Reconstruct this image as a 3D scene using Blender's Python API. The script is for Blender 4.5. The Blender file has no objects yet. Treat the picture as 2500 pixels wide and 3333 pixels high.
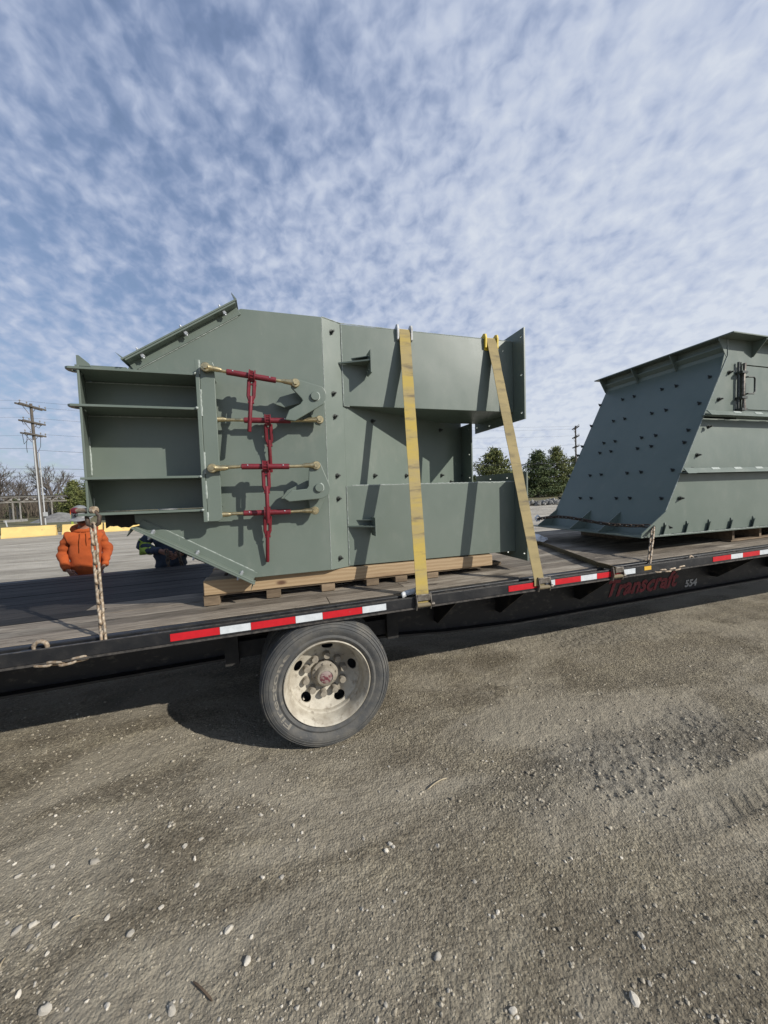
import bpy, bmesh, math, random
import numpy as np
from math import sin, cos, pi, radians, sqrt, atan2
from mathutils import Vector, Matrix, noise as mnoise
from mathutils.geometry import delaunay_2d_cdt
random.seed(7)
rng = np.random.default_rng(7)
sc = bpy.context.scene
col = sc.collection

# ------------------------------------------------------------------ camera
CAM_H, YAW, PITCH, ROLL, FPX = 1.8, 73.06, -2.96, 1.85, 1203.0
_a, _p, _r = radians(YAW), radians(PITCH), radians(ROLL)
FW = Vector((cos(_a)*cos(_p), sin(_a)*cos(_p), sin(_p)))
_r0 = Vector((sin(_a), -cos(_a), 0)); _u0 = _r0.cross(FW)
RT = _r0*cos(_r) - _u0*sin(_r)
UP = _u0*cos(_r) + _r0*sin(_r)
CP = Vector((0, 0, CAM_H))
cd = bpy.data.cameras.new('camera'); cam = bpy.data.objects.new('camera', cd); col.objects.link(cam)
cam.matrix_world = Matrix(((RT.x, UP.x, -FW.x, 0), (RT.y, UP.y, -FW.y, 0), (RT.z, UP.z, -FW.z, CAM_H), (0, 0, 0, 1)))
cd.sensor_fit = 'HORIZONTAL'; cd.sensor_width = 36.0; cd.lens = FPX/2500*36.0
cd.clip_start = 0.05; cd.clip_end = 6000
sc.camera = cam

# ------------------------------------------------------------------ sun, sky
SUN = Vector((1.20, -1.21, 1.0)).normalized()
SUN_EL = math.asin(SUN.z)
sl = bpy.data.lights.new('sun', 'SUN'); sl.energy = 5.0; sl.angle = radians(0.53); sl.color = (1.0, 0.955, 0.885)
so = bpy.data.objects.new('sun', sl); col.objects.link(so)
so.rotation_euler = SUN.to_track_quat('Z', 'Y').to_euler(); so.location = SUN*60

world = bpy.data.worlds.new('World'); sc.world = world; world.use_nodes = True
W = world.node_tree; W.nodes.clear()
def wn(t, **k):
    n = W.nodes.new(t)
    for a, b in k.items(): setattr(n, a, b)
    return n
def wmath(op, a, b=None, clamp=False):
    n = wn('ShaderNodeMath', operation=op, use_clamp=clamp)
    for i, s in enumerate((a, b)):
        if s is None: continue
        if hasattr(s, 'is_linked') or hasattr(s, 'links'): W.links.new(s, n.inputs[i])
        else: n.inputs[i].default_value = s
    return n.outputs[0]
sky = wn('ShaderNodeTexSky', sky_type='NISHITA'); sky.sun_disc = False
sky.sun_elevation = SUN_EL; sky.sun_rotation = atan2(SUN.x, SUN.y)
sky.air_density = 1.35; sky.dust_density = 0.6; sky.ozone_density = 3.0
tc = wn('ShaderNodeTexCoord'); sp = wn('ShaderNodeSeparateXYZ'); W.links.new(tc.outputs['Generated'], sp.inputs[0])
zc = wmath('MAXIMUM', sp.outputs[2], 0.0)
den = wmath('ADD', zc, 0.42)
cu = wmath('DIVIDE', sp.outputs[0], den); cv = wmath('DIVIDE', sp.outputs[1], den)
cb = wn('ShaderNodeCombineXYZ'); W.links.new(cu, cb.inputs[0]); W.links.new(cv, cb.inputs[1])
def wnoise(scale, detail, rough, off=(0, 0, 0), stretch=(1, 1, 1), rot=0.0, dist=0.0):
    m = wn('ShaderNodeMapping'); m.inputs['Location'].default_value = off; m.inputs['Scale'].default_value = stretch
    m.inputs['Rotation'].default_value = (0, 0, rot)
    W.links.new(cb.outputs[0], m.inputs[0])
    n = wn('ShaderNodeTexNoise'); n.inputs['Scale'].default_value = scale; n.inputs['Detail'].default_value = detail
    n.inputs['Roughness'].default_value = rough; n.inputs['Distortion'].default_value = dist
    W.links.new(m.outputs[0], n.inputs[0]); return n.outputs[0]
puff = wnoise(30.0, 3, 0.5, (3.1, 1.7, 0), (1, 0.9, 1), 0.6, 0.3)
mid = wnoise(12.0, 4, 0.5, (1.2, 7.7, 0), (1, 0.9, 1), 0.4)
big = wnoise(1.5, 3, 0.5, (4.3, 2.2, 0))
cov = wmath('ADD', wmath('MULTIPLY', puff, 0.62), wmath('ADD', wmath('MULTIPLY', mid, 0.56), wmath('MULTIPLY', big, 0.58)))
low = wmath('POWER', wmath('SUBTRACT', 1.0, zc), 3.0)
cov = wmath('ADD', cov, wmath('MULTIPLY', low, 0.26))
cov = wmath('ADD', cov, wmath('MULTIPLY', sp.outputs[0], 0.36))          # the cloud sheet is thicker towards +x, where the sun stands
mr = wn('ShaderNodeMapRange'); mr.interpolation_type = 'SMOOTHSTEP'
mr.inputs['From Min'].default_value = 0.54; mr.inputs['From Max'].default_value = 1.12
W.links.new(cov, mr.inputs[0])
cl = wn('ShaderNodeMapRange'); cl.inputs['From Min'].default_value = 0.74; cl.inputs['From Max'].default_value = 1.32
W.links.new(cov, cl.inputs[0])
cc = wn('ShaderNodeMix', data_type='RGBA'); W.links.new(cl.outputs[0], cc.inputs[0])
cc.inputs[6].default_value = (3.1, 3.95, 6.2, 1); cc.inputs[7].default_value = (6.9, 7.4, 8.3, 1)
mx = wn('ShaderNodeMix', data_type='RGBA')
W.links.new(wmath('ADD', wmath('MULTIPLY', mr.outputs[0], 0.64), 0.31), mx.inputs[0]); W.links.new(sky.outputs[0], mx.inputs[6]); W.links.new(cc.outputs[2], mx.inputs[7])
bg = wn('ShaderNodeBackground'); bg.inputs[1].default_value = 0.1; W.links.new(mx.outputs[2], bg.inputs[0])
wo = wn('ShaderNodeOutputWorld'); W.links.new(bg.outputs[0], wo.inputs[0])

vs = sc.view_settings
vs.view_transform = 'Standard'; vs.look = 'None'; vs.exposure = 0.0; vs.gamma = 1.0; vs.use_curve_mapping = False

# ------------------------------------------------------------------ pixel -> place (a pixel is a direction; the distance comes from a known plane)
def ray(x, y): return FW + RT*((x-1250)/FPX) - UP*((y-1666.5)/FPX)
def onY(x, y, Y): d = ray(x, y); return CP + d*(Y/d.y)
def onX(x, y, X): d = ray(x, y); return CP + d*(X/d.x)
def onZ(x, y, Z): d = ray(x, y); return CP + d*((Z-CAM_H)/d.z)
def onP(x, y, pt, n): d = ray(x, y); return CP + d*((Vector(pt)-CP).dot(Vector(n))/d.dot(Vector(n)))
def zm(ox, oy, s): return lambda x, y: (ox+x/s, oy+y/s)
z2 = zm(200, 950, 1.8433); z3 = zm(200, 1400, 1.8433); z4 = zm(1000, 1000, 2.07375); z5 = zm(1000, 1500, 2.07375)
z6 = zm(1700, 1000, 2.07375); z7 = zm(1650, 1550, 1.9518); z8 = zm(0, 1550, 2.37)
zt = zm(600, 1120, 3.318); zb = zm(600, 1450, 3.318)

# ------------------------------------------------------------------ mesh helpers
class MB:
    def __init__(s): s.v = []; s.f = []
    def add(s, v, f):
        o = len(s.v); s.v += [tuple(p) for p in v]; s.f += [tuple(i+o for i in q) for q in f]; return s
    def box(s, x0, x1, y0, y1, z0, z1):
        v = [(x, y, z) for z in (z0, z1) for y in (y0, y1) for x in (x0, x1)]
        return s.add(v, [(0, 2, 3, 1), (4, 5, 7, 6), (0, 1, 5, 4), (2, 6, 7, 3), (0, 4, 6, 2), (1, 3, 7, 5)])
    def prism(s, poly, axis, a0, a1):
        n = len(poly)
        def P(q, a):
            return {'x': (a, q[0], q[1]), 'y': (q[0], a, q[1]), 'z': (q[0], q[1], a)}[axis]
        v = [P(q, a0) for q in poly] + [P(q, a1) for q in poly]
        f = [tuple(range(n))[::-1], tuple(range(n, 2*n))] + [(i, (i+1) % n, n+(i+1) % n, n+i) for i in range(n)]
        return s.add(v, f)
    def plate(s, poly, holes, axis, a0, a1):
        pts = [Vector(q[:2]) for q in poly]; cons = [list(range(len(poly)))]
        loops = [list(range(len(poly)))]
        for h in holes:
            o = len(pts); pts += [Vector(q[:2]) for q in h]; loops.append(list(range(o, o+len(h)))); cons.append(list(range(o, o+len(h))))
        edges = [(l[i], l[(i+1) % len(l)]) for l in loops for i in range(len(l))]
        vo, eo, fo, *_ = delaunay_2d_cdt(pts, edges, [loops[0]], 1, 1e-6)
        def inside(c, h):
            r = False; j = len(h)-1
            for i in range(len(h)):
                if (h[i][1] > c[1]) != (h[j][1] > c[1]) and c[0] < (h[j][0]-h[i][0])*(c[1]-h[i][1])/(h[j][1]-h[i][1])+h[i][0]: r = not r
                j = i
            return r
        tris = []
        for t in fo:
            c = sum((vo[i] for i in t), Vector((0, 0)))/len(t)
            if inside(c, poly) and not any(inside(c, h) for h in holes): tris.append(t)
        def P(q, a): return {'x': (a, q[0], q[1]), 'y': (q[0], a, q[1]), 'z': (q[0], q[1], a)}[axis]
        n = len(vo); v = [P(q, a0) for q in vo] + [P(q, a1) for q in vo]
        f = [tuple(t)[::-1] for t in tris] + [tuple(i+n for i in t) for t in tris]
        cnt = {}
        for t in tris:
            for i in range(len(t)):
                e = (t[i], t[(i+1) % len(t)]); cnt[e] = 1
        for (a, b) in cnt:
            if (b, a) not in cnt: f.append((a, b, b+n, a+n))
        return s.add(v, f)
    def tube(s, pts, r, n=8, closed=False, cap=True):
        pts = [Vector(p) for p in pts]; m = len(pts)
        rs = r if isinstance(r, (list, tuple)) else [r]*m
        rings = []; up = None
        for i, p in enumerate(pts):
            if closed: t = pts[(i+1) % m]-pts[i-1]
            else: t = pts[min(i+1, m-1)]-pts[max(i-1, 0)]
            t.normalize()
            if up is None:
                up = Vector((0, 0, 1)) if abs(t.z) < .9 else Vector((1, 0, 0))
            u = (up - t*up.dot(t)); 
            if u.length < 1e-5: u = t.orthogonal()
            u.normalize(); up = u; w = t.cross(u)
            rings.append([p+(u*cos(2*pi*k/n)+w*sin(2*pi*k/n))*rs[i] for k in range(n)])
        v = [q for rg in rings for q in rg]; f = []
        for i in range(m if closed else m-1):
            j = (i+1) % m
            for k in range(n): f.append((i*n+k, i*n+(k+1) % n, j*n+(k+1) % n, j*n+k))
        if not closed and cap: f += [tuple(range(n))[::-1], tuple(range((m-1)*n, m*n))]
        return s.add(v, f)
    def cyl(s, p0, p1, r0, r1=None, n=12): return s.tube([p0, p1], [r0, r0 if r1 is None else r1], n)
    def lathe(s, prof, c, axis='y', n=32, closed=False):
        c = Vector(c); v = []; f = []; m = len(prof)
        for (r, h) in prof:
            for k in range(n):
                a = 2*pi*k/n
                d = {'y': Vector((r*cos(a), h, r*sin(a))), 'z': Vector((r*cos(a), r*sin(a), h)), 'x': Vector((h, r*cos(a), r*sin(a)))}[axis]
                v.append(c+d)
        for i in range(m if closed else m-1):
            j = (i+1) % m
            for k in range(n): f.append((i*n+k, i*n+(k+1) % n, j*n+(k+1) % n, j*n+k))
        return s.add(v, f)
    def blob(s, c, r, seed=0, sub=1, amp=.25, scale=(1, 1, 1)):
        bm = bmesh.new(); bmesh.ops.create_icosphere(bm, subdivisions=sub, radius=1)
        c = Vector(c); o = Vector((seed*3.17, seed*1.31, seed*.77))
        v = []
        for q in bm.verts:
            k = 1+amp*mnoise.noise(q.co*1.3+o)*1.6
            v.append(c+Vector((q.co.x*scale[0], q.co.y*scale[1], q.co.z*scale[2]))*r*k)
        bm.verts.index_update(); f = [tuple(x.index for x in q.verts) for q in bm.faces]; bm.free()
        return s.add(v, f)
    def mesh(s, name, base=(0, 0, 0), smooth=None, fix=True):
        me = bpy.data.meshes.new(name); b = base
        me.from_pydata([(p[0]-b[0], p[1]-b[1], p[2]-b[2]) for p in s.v], [], s.f); me.update()
        if fix:
            bm = bmesh.new(); bm.from_mesh(me); bmesh.ops.recalc_face_normals(bm, faces=bm.faces); bm.to_mesh(me); bm.free()
        if smooth:
            me.polygons.foreach_set('use_smooth', [True]*len(me.polygons)); me.set_sharp_from_angle(angle=radians(smooth))
        return me
    def build(s, name, mat, parent=None, smooth=None, bevel=0, fix=True):
        me = s.mesh(name, BASE.get(parent.name, (0, 0, 0)) if parent else (0, 0, 0), smooth, fix)
        return link(name, me, mat, parent, bevel)
BASE = {}
def link(name, me, mat, parent=None, bevel=0):
    o = bpy.data.objects.new(name, me); col.objects.link(o)
    if mat and not me.materials: me.materials.append(mat)
    if parent:
        o.parent = parent; BASE[o.name] = BASE.get(parent.name, (0, 0, 0))
    if bevel:
        b = o.modifiers.new('bevel', 'BEVEL'); b.width = bevel; b.segments = 2; b.limit_method = 'ANGLE'; b.angle_limit = radians(40)
    return o
def tag(o, label=None, cat=None, group=None, kind=None):
    for k, v in (('label', label), ('category', cat), ('group', group), ('kind', kind)):
        if v: o[k] = v
    return o
def thing(name, loc, label, cat, group=None):
    o = bpy.data.objects.new(name, None); o.empty_display_size = .1; col.objects.link(o); o.location = loc
    BASE[o.name] = tuple(loc); return tag(o, label, cat, group)
def circ(cx, cy, r, n=10, ry=None): return [(cx+r*cos(2*pi*k/n), cy+(ry or r)*sin(2*pi*k/n)) for k in range(n)]

# ------------------------------------------------------------------ materials
def nodes(name):
    m = bpy.data.materials.new(name); m.use_nodes = True; t = m.node_tree
    return m, t, t.nodes['Principled BSDF']
def L(t, a, b): t.links.new(a, b)
def tnoise(t, scale, detail=4, rough=.55, stretch=(1, 1, 1), coord='Object', vec=None, dist=0):
    n = t.nodes.new('ShaderNodeTexNoise'); n.inputs['Scale'].default_value = scale; n.inputs['Detail'].default_value = detail
    n.inputs['Roughness'].default_value = rough; n.inputs['Distortion'].default_value = dist
    if vec is None:
        c = t.nodes.new('ShaderNodeTexCoord'); vec = c.outputs[coord]
    mp = t.nodes.new('ShaderNodeMapping'); mp.inputs['Scale'].default_value = stretch
    L(t, vec, mp.inputs[0]); L(t, mp.outputs[0], n.inputs[0]); return n.outputs[0]
def ramp(t, src, lo, hi, smooth=True):
    n = t.nodes.new('ShaderNodeMapRange'); n.inputs['From Min'].default_value = lo; n.inputs['From Max'].default_value = hi
    if smooth: n.interpolation_type = 'SMOOTHSTEP'
    L(t, src, n.inputs[0]); return n.outputs[0]
def mix(t, fac, a, b, blend='MIX'):
    n = t.nodes.new('ShaderNodeMix'); n.data_type = 'RGBA'; n.blend_type = blend
    for i, s in ((0, fac), (6, a), (7, b)):
        if isinstance(s, (int, float)): n.inputs[i].default_value = s
        elif isinstance(s, (tuple, list)): n.inputs[i].default_value = (*s, 1) if len(s) == 3 else s
        else: L(t, s, n.inputs[i])
    return n.outputs[2]
def mth(t, op, a, b):
    n = t.nodes.new('ShaderNodeMath'); n.operation = op
    for i, s in enumerate((a, b)):
        if isinstance(s, (int, float)): n.inputs[i].default_value = s
        else: L(t, s, n.inputs[i])
    return n.outputs[0]
def bump(t, bs, h, strength, dist):
    n = t.nodes.new('ShaderNodeBump'); n.inputs['Strength'].default_value = strength; n.inputs['Distance'].default_value = dist
    L(t, h, n.inputs['Height']); L(t, n.outputs[0], bs.inputs['Normal'])
def pm(name, c1, c2=None, scale=6, rough=.6, metal=0, lo=.35, hi=.7, bumps=0, bscale=40, stretch=(1, 1, 1), c3=None, s3=3, lo3=.55, hi3=.7, rvar=0, rand=0, coord='Object'):
    m, t, b = nodes(name)
    b.inputs['Roughness'].default_value = rough; b.inputs['Metallic'].default_value = metal
    c = c1
    if c2:
        f = ramp(t, tnoise(t, scale, 5, .6, stretch, coord), lo, hi); c = mix(t, f, c1, c2)
        if rvar:
            L(t, mth(t, 'ADD', mth(t, 'MULTIPLY', f, rvar), rough), b.inputs['Roughness'])
    if c3:
        c = mix(t, ramp(t, tnoise(t, s3, 6, .65, stretch, coord), lo3, hi3), c, c3)
    if rand:
        oi = t.nodes.new('ShaderNodeObjectInfo')
        hs = t.nodes.new('ShaderNodeHueSaturation')
        v = t.nodes.new('ShaderNodeMapRange'); v.inputs['To Min'].default_value = 1-rand; v.inputs['To Max'].default_value = 1+rand
        L(t, oi.outputs['Random'], v.inputs[0]); L(t, v.outputs[0], hs.inputs['Value'])
        if isinstance(c, tuple): hs.inputs['Color'].default_value = (*c, 1)
        else: L(t, c, hs.inputs['Color'])
        c = hs.outputs[0]
    if isinstance(c, tuple): b.inputs['Base Color'].default_value = (*c, 1)
    else: L(t, c, b.inputs['Base Color'])
    if bumps: bump(t, b, tnoise(t, bscale, 4, .6, stretch, coord), bumps, .01)
    return m
M = {}
def paint_mat():
    m, t, b = nodes('grey_green_paint'); tc = t.nodes.new('ShaderNodeTexCoord'); v = tc.outputs['Object']
    n1 = tnoise(t, 1.1, 5, .6, vec=v); n2 = tnoise(t, 7, 6, .65, (1, 1, .5), vec=v); n3 = tnoise(t, 26, 5, .7, (1, 1, .25), vec=v); n4 = tnoise(t, 190, 2, .6, vec=v); n5 = tnoise(t, 1.6, 2, .5, vec=v)
    c = mix(t, ramp(t, n1, .32, .7), (.118, .147, .122), (.140, .168, .141))
    c = mix(t, mth(t, 'MULTIPLY', ramp(t, n2, .50, .78), .55), c, (.170, .188, .158))           # settled dust
    c = mix(t, mth(t, 'MULTIPLY', ramp(t, n3, .66, .74), .35), c, (.235, .25, .225))             # light scuffs
    c = mix(t, mth(t, 'MULTIPLY', ramp(t, n3, .30, .24), .30), c, (.085, .10, .085))
    L(t, c, b.inputs['Base Color']); L(t, mth(t, 'ADD', mth(t, 'MULTIPLY', n2, .30), .24), b.inputs['Roughness'])
    bp = t.nodes.new('ShaderNodeBump'); bp.inputs['Strength'].default_value = .22; bp.inputs['Distance'].default_value = .03; L(t, n5, bp.inputs['Height'])
    b2 = t.nodes.new('ShaderNodeBump'); b2.inputs['Strength'].default_value = .06; b2.inputs['Distance'].default_value = .01; L(t, n4, b2.inputs['Height']); L(t, bp.outputs[0], b2.inputs['Normal']); L(t, b2.outputs[0], b.inputs['Normal'])
    return m
M['paint'] = paint_mat()
M['weld'] = pm('painted_weld', (.36, .40, .37), (.24, .27, .24), 60, .5, bumps=.4, bscale=120)
M['bolt'] = pm('dark_bolt', (.03, .032, .03), (.10, .11, .10), 90, .45, .5)
M['zinc'] = pm('zinc_bolt', (.50, .52, .53), (.36, .38, .39), 60, .45, .6)
M['gold'] = pm('yellow_zinc', (.58, .48, .27), (.36, .31, .19), 40, .33, .85, bumps=.1)
M['red'] = pm('dark_red_paint', (.16, .012, .02), (.11, .01, .016), 30, .45, bumps=.08, bscale=200, c3=(.20, .03, .04), s3=50, lo3=.62, hi3=.7)
M['black'] = pm('dusty_black_steel', (.008, .009, .011), (.022, .021, .02), 7, .45, lo=.35, hi=.75, bumps=.15, bscale=60, c3=(.075, .066, .054), s3=14, lo3=.60, hi3=.80, rvar=.2)
M['beam'] = pm('black_beam_steel', (.006, .0065, .008), (.016, .0155, .015), 5, .5, lo=.4, hi=.8, bumps=.15, bscale=70, c3=(.085, .075, .060), s3=11, lo3=.52, hi3=.80, rvar=.2, stretch=(1, 1, 2))
M['worn'] = pm('worn_steel_edge', (.10, .09, .08), (.03, .03, .03), 25, .5, .3)
M['tapered'] = pm('red_tape', (.52, .012, .02), (.45, .01, .018), 20, .35, c3=(.30, .12, .10), s3=30, lo3=.66, hi3=.74)
M['tapewhite'] = pm('white_tape', (.62, .65, .66), (.52, .55, .56), 20, .35, c3=(.25, .24, .22), s3=30, lo3=.66, hi3=.74)
M['sticker'] = pm('yellow_sticker', (.62, .36, .03))
M['textred'] = pm('faded_red_lettering', (.24, .022, .03), (.13, .015, .02), 30, .6)
M['textwhite'] = pm('grey_white_lettering', (.42, .42, .40), (.32, .32, .31), 30, .6)
M['rubber'] = pm('dusty_rubber', (.060, .062, .062), (.12, .113, .098), 7, .85, lo=.35, hi=.75, bumps=.25, bscale=90, c3=(.19, .17, .135), s3=22, lo3=.56, hi3=.8)
M['letter'] = pm('rubber_lettering', (.20, .185, .155), (.14, .13, .11), 30, .8)
M['rim'] = pm('dusty_white_rim', (.46, .425, .345), (.30, .265, .205), 7, .65, lo=.35, hi=.65, bumps=.2, bscale=80, c3=(.15, .12, .085), s3=16, lo3=.54, hi3=.75)
M['rimdust'] = pm('dusty_hub', (.27, .24, .19), (.20, .175, .135), 20, .8, bumps=.3, bscale=100)
M['hubred'] = pm('red_hub_cap', (.13, .03, .04), (.26, .20, .18), 60, .5, lo=.4, hi=.6)
M['dark'] = pm('grimy_and_shade_black', (.012, .012, .012), (.03, .028, .025), 10, .8)
M['pallet'] = pm('weathered_pallet_wood', (.20, .145, .09), (.12, .085, .052), 9, .85, stretch=(.6, 3, 3), bumps=.3, rand=.3)
M['chain'] = pm('rusty_chain', (.38, .325, .25), (.24, .175, .115), 60, .65, .25, lo=.35, hi=.6, rand=.2)
M['darkchain'] = pm('dark_rusty_chain', (.085, .06, .042), (.045, .033, .026), 60, .65, .3, rand=.2)
M['protw'] = pm('worn_white_plastic', (.55, .56, .56), (.30, .30, .28), 20, .5)
M['proty'] = pm('yellow_plastic', (.66, .47, .02), (.55, .40, .03), 20, .45)
M['bag'] = pm('white_plastic_bag', (.78, .79, .80), (.70, .71, .73), 8, .35)
M['winch'] = pm('worn_winch_steel', (.10, .085, .07), (.22, .20, .17), 40, .5, .5)
M['barrier'] = pm('faded_yellow_concrete', (.70, .52, .19), (.58, .42, .16), 1.3, .9, c3=(.20, .17, .12), s3=3.2, lo3=.60, hi3=.72)
M['concrete'] = pm('grey_concrete', (.30, .29, .27), (.22, .21, .19), 3, .9)
M['polewood'] = pm('grey_pole_wood', (.11, .095, .078), (.07, .062, .052), 3, .9, stretch=(3, 3, .4))
M['pvc'] = pm('grey_conduit', (.42, .43, .43), (.34, .35, .35), 4, .5)
M['wire'] = pm('black_cable', (.03, .03, .032))
M['steelgrey'] = pm('grey_galvanised_steel', (.23, .22, .20), (.14, .125, .105), 3, .7, c3=(.32, .30, .27), s3=6, lo3=.55, hi3=.65)
M['bark'] = pm('grey_brown_bark', (.095, .08, .066), (.06, .05, .042), 4, .9)
M['needle'] = pm('dark_evergreen_foliage', (.045, .070, .022), (.095, .122, .040), .9, .8, lo=.35, hi=.65)
M['needle2'] = pm('olive_evergreen_foliage', (.080, .100, .026), (.155, .165, .050), .8, .8, lo=.35, hi=.65)
M['brush'] = pm('dry_brush', (.105, .085, .062), (.065, .052, .040), .4, .95)
M['pile'] = pm('grey_gravel_pile', (.20, .195, .185), (.13, .127, .12), 2.5, .95, bumps=.6, bscale=5)
M['rock'] = pm('grey_limestone', (.24, .235, .22), (.13, .127, .12), 2, .9, rand=.35, bumps=.3, bscale=10)
M['skin'] = pm('skin', (.22, .11, .07), (.19, .09, .06), 8, .55)
M['hoodie'] = pm('orange_hoodie_fleece', (.37, .072, .012), (.29, .054, .010), 5, .95, bumps=.4, bscale=22, c3=(.12, .042, .018), s3=7.5, lo3=.56, hi3=.72)
M['denim'] = pm('dark_denim', (.022, .04, .085), (.03, .06, .13), 9, .9, bumps=.3)
M['navy'] = pm('navy_jacket', (.022, .030, .045), (.03, .042, .065), 9, .9, bumps=.3)
M['lime'] = pm('lime_hi_vis_fabric', (.30, .40, .05), (.22, .30, .05), 9, .8)
M['blackcloth'] = pm('black_glove', (.02, .02, .02), (.035, .033, .03), 20, .9)
M['helmet'] = pm('scuffed_grey_hat', (.24, .245, .24), (.17, .172, .17), 14, .5)
M['visor'] = pm('dark_visor', (.012, .012, .014), rough=.25)
M['boot'] = pm('brown_boot', (.08, .05, .03), (.05, .035, .02), 12, .8)
M['hole'] = M['dark']

def wood_deck():
    m, t, b = nodes('weathered_deck_wood'); b.inputs['Roughness'].default_value = .8; b.inputs['Specular IOR Level'].default_value = .25
    oi = t.nodes.new('ShaderNodeObjectInfo')
    tc = t.nodes.new('ShaderNodeTexCoord'); ad = t.nodes.new('ShaderNodeVectorMath'); ad.operation = 'ADD'
    cm = t.nodes.new('ShaderNodeCombineXYZ'); L(t, mth(t, 'MULTIPLY', oi.outputs['Random'], 37.0), cm.inputs[0]); L(t, mth(t, 'MULTIPLY', oi.outputs['Random'], 11.0), cm.inputs[2])
    L(t, tc.outputs['Object'], ad.inputs[0]); L(t, cm.outputs[0], ad.inputs[1]); v = ad.outputs[0]
    g = tnoise(t, 9, 8, .7, (.45, 9, 3), vec=v); g2 = tnoise(t, 2.0, 5, .6, (.5, 2.4, 1), vec=v); g3 = tnoise(t, 1.1, 5, .65, (1, 1.6, 1))
    c = mix(t, ramp(t, g, .32, .68), (.105, .085, .063), (.285, .245, .195))
    c = mix(t, ramp(t, g2, .50, .72), c, (.40, .355, .285))
    c = mix(t, ramp(t, g3, .54, .72), c, (.075, .064, .052))
    c = mix(t, ramp(t, tnoise(t, 4, 4, .7, (.7, 3, 1), vec=v), .63, .70), c, (.035, .028, .022))
    hs = t.nodes.new('ShaderNodeHueSaturation'); vr = t.nodes.new('ShaderNodeMapRange'); vr.inputs['To Min'].default_value = .68; vr.inputs['To Max'].default_value = 1.25
    L(t, oi.outputs['Random'], vr.inputs[0]); L(t, vr.outputs[0], hs.inputs['Value']); L(t, c, hs.inputs['Color'])
    L(t, hs.outputs[0], b.inputs['Base Color']); bump(t, b, g, .6, .006); return m
M['deck'] = wood_deck()
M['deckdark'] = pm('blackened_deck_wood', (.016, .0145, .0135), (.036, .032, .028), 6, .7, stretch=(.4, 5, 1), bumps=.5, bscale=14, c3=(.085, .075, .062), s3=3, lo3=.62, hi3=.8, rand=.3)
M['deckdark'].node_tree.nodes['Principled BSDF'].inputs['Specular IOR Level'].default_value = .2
def timber():
    m, t, b = nodes('fresh_pine_timber'); b.inputs['Roughness'].default_value = .7
    w = t.nodes.new('ShaderNodeTexWave'); w.wave_type = 'BANDS'; w.bands_direction = 'Z'; w.inputs['Scale'].default_value = 9; w.inputs['Distortion'].default_value = 9; w.inputs['Detail'].default_value = 3; w.inputs['Detail Scale'].default_value = .6
    tc = t.nodes.new('ShaderNodeTexCoord'); mp = t.nodes.new('ShaderNodeMapping'); mp.inputs['Scale'].default_value = (.35, 1, 1.2); L(t, tc.outputs['Object'], mp.inputs[0]); L(t, mp.outputs[0], w.inputs[0])
    c = mix(t, w.outputs['Fac'], (.31, .212, .115), (.365, .262, .15))
    c = mix(t, ramp(t, tnoise(t, 3, 4, .6, (.5, 2, 3)), .52, .75), c, (.24, .155, .085))
    vo = t.nodes.new('ShaderNodeTexVoronoi'); vo.inputs['Scale'].default_value = 1.7; mp2 = t.nodes.new('ShaderNodeMapping'); mp2.inputs['Scale'].default_value = (1, 1.5, 2.2); L(t, tc.outputs['Object'], mp2.inputs[0]); L(t, mp2.outputs[0], vo.inputs[0])
    c = mix(t, ramp(t, vo.outputs['Distance'], .10, .04), c, (.10, .05, .025))
    L(t, c, b.inputs['Base Color']); bump(t, b, w.outputs['Fac'], .15, .004); return m
M['timber'] = timber()
def strap_mat(name, a, b_, dirt, lo):
    m, t, b = nodes(name); b.inputs['Roughness'].default_value = .8
    g = tnoise(t, 3.0, 5, .65, (.5, .4, 2.2)); g2 = tnoise(t, 9, 4, .6, (.4, .3, 2.0)); g3 = tnoise(t, 60, 2, .5, (6, 1, 1))
    c = mix(t, ramp(t, g, .35, .65), a, b_); c = mix(t, ramp(t, g2, lo, lo+.24), c, dirt)
    L(t, c, b.inputs['Base Color']); bump(t, b, g3, .4, .004); return m
M['strap'] = strap_mat('worn_yellow_webbing', (.39, .285, .055), (.30, .235, .10), (.13, .105, .065), .50)
M['strap2'] = strap_mat('grimy_tan_webbing', (.30, .235, .105), (.24, .19, .085), (.12, .097, .058), .50)
M['strap3'] = strap_mat('dark_tan_webbing', (.19, .155, .09), (.15, .12, .075), (.08, .065, .04), .52)

# ------------------------------------------------------------------ ground
_tab = rng.random((256, 256))
def vnoise(x, y):
    xi = np.floor(x).astype(int); yi = np.floor(y).astype(int); fx = x-xi; fy = y-yi
    fx = fx*fx*(3-2*fx); fy = fy*fy*(3-2*fy); a = xi & 255; b = (xi+1) & 255; c = yi & 255; d = (yi+1) & 255
    return (_tab[a, c]*(1-fx)+_tab[b, c]*fx)*(1-fy)+(_tab[a, d]*(1-fx)+_tab[b, d]*fx)*fy
def fbm(x, y, s, o=3):
    r = 0; amp = .5
    for k in range(o): r = r+amp*(vnoise(x*s+k*17.3, y*s+k*9.1)-.5); s *= 2.07; amp *= .5
    return r
def sstep(a, b, x): t = np.clip((x-a)/(b-a), 0, 1); return t*t*(3-2*t)
def grow(lo, hi, d, far, g=1.13):
    core = list(np.arange(lo, hi, d)); l = []; s = d; x = lo
    while x > -far: s *= g; x -= s; l.append(x)
    r = []; s = d; x = core[-1]
    while x < far: s *= g; x += s; r.append(x)
    return np.array(l[::-1]+core+r)
tA = onZ(1960, 2735, 0); tB = onZ(2480, 2520, 0); tD = (tB-tA).normalized(); tN = Vector((-tD.y, tD.x, 0))
uA = onZ(1700, 2960, 0)
patchC = onZ(2130, 2440, 0)
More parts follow.
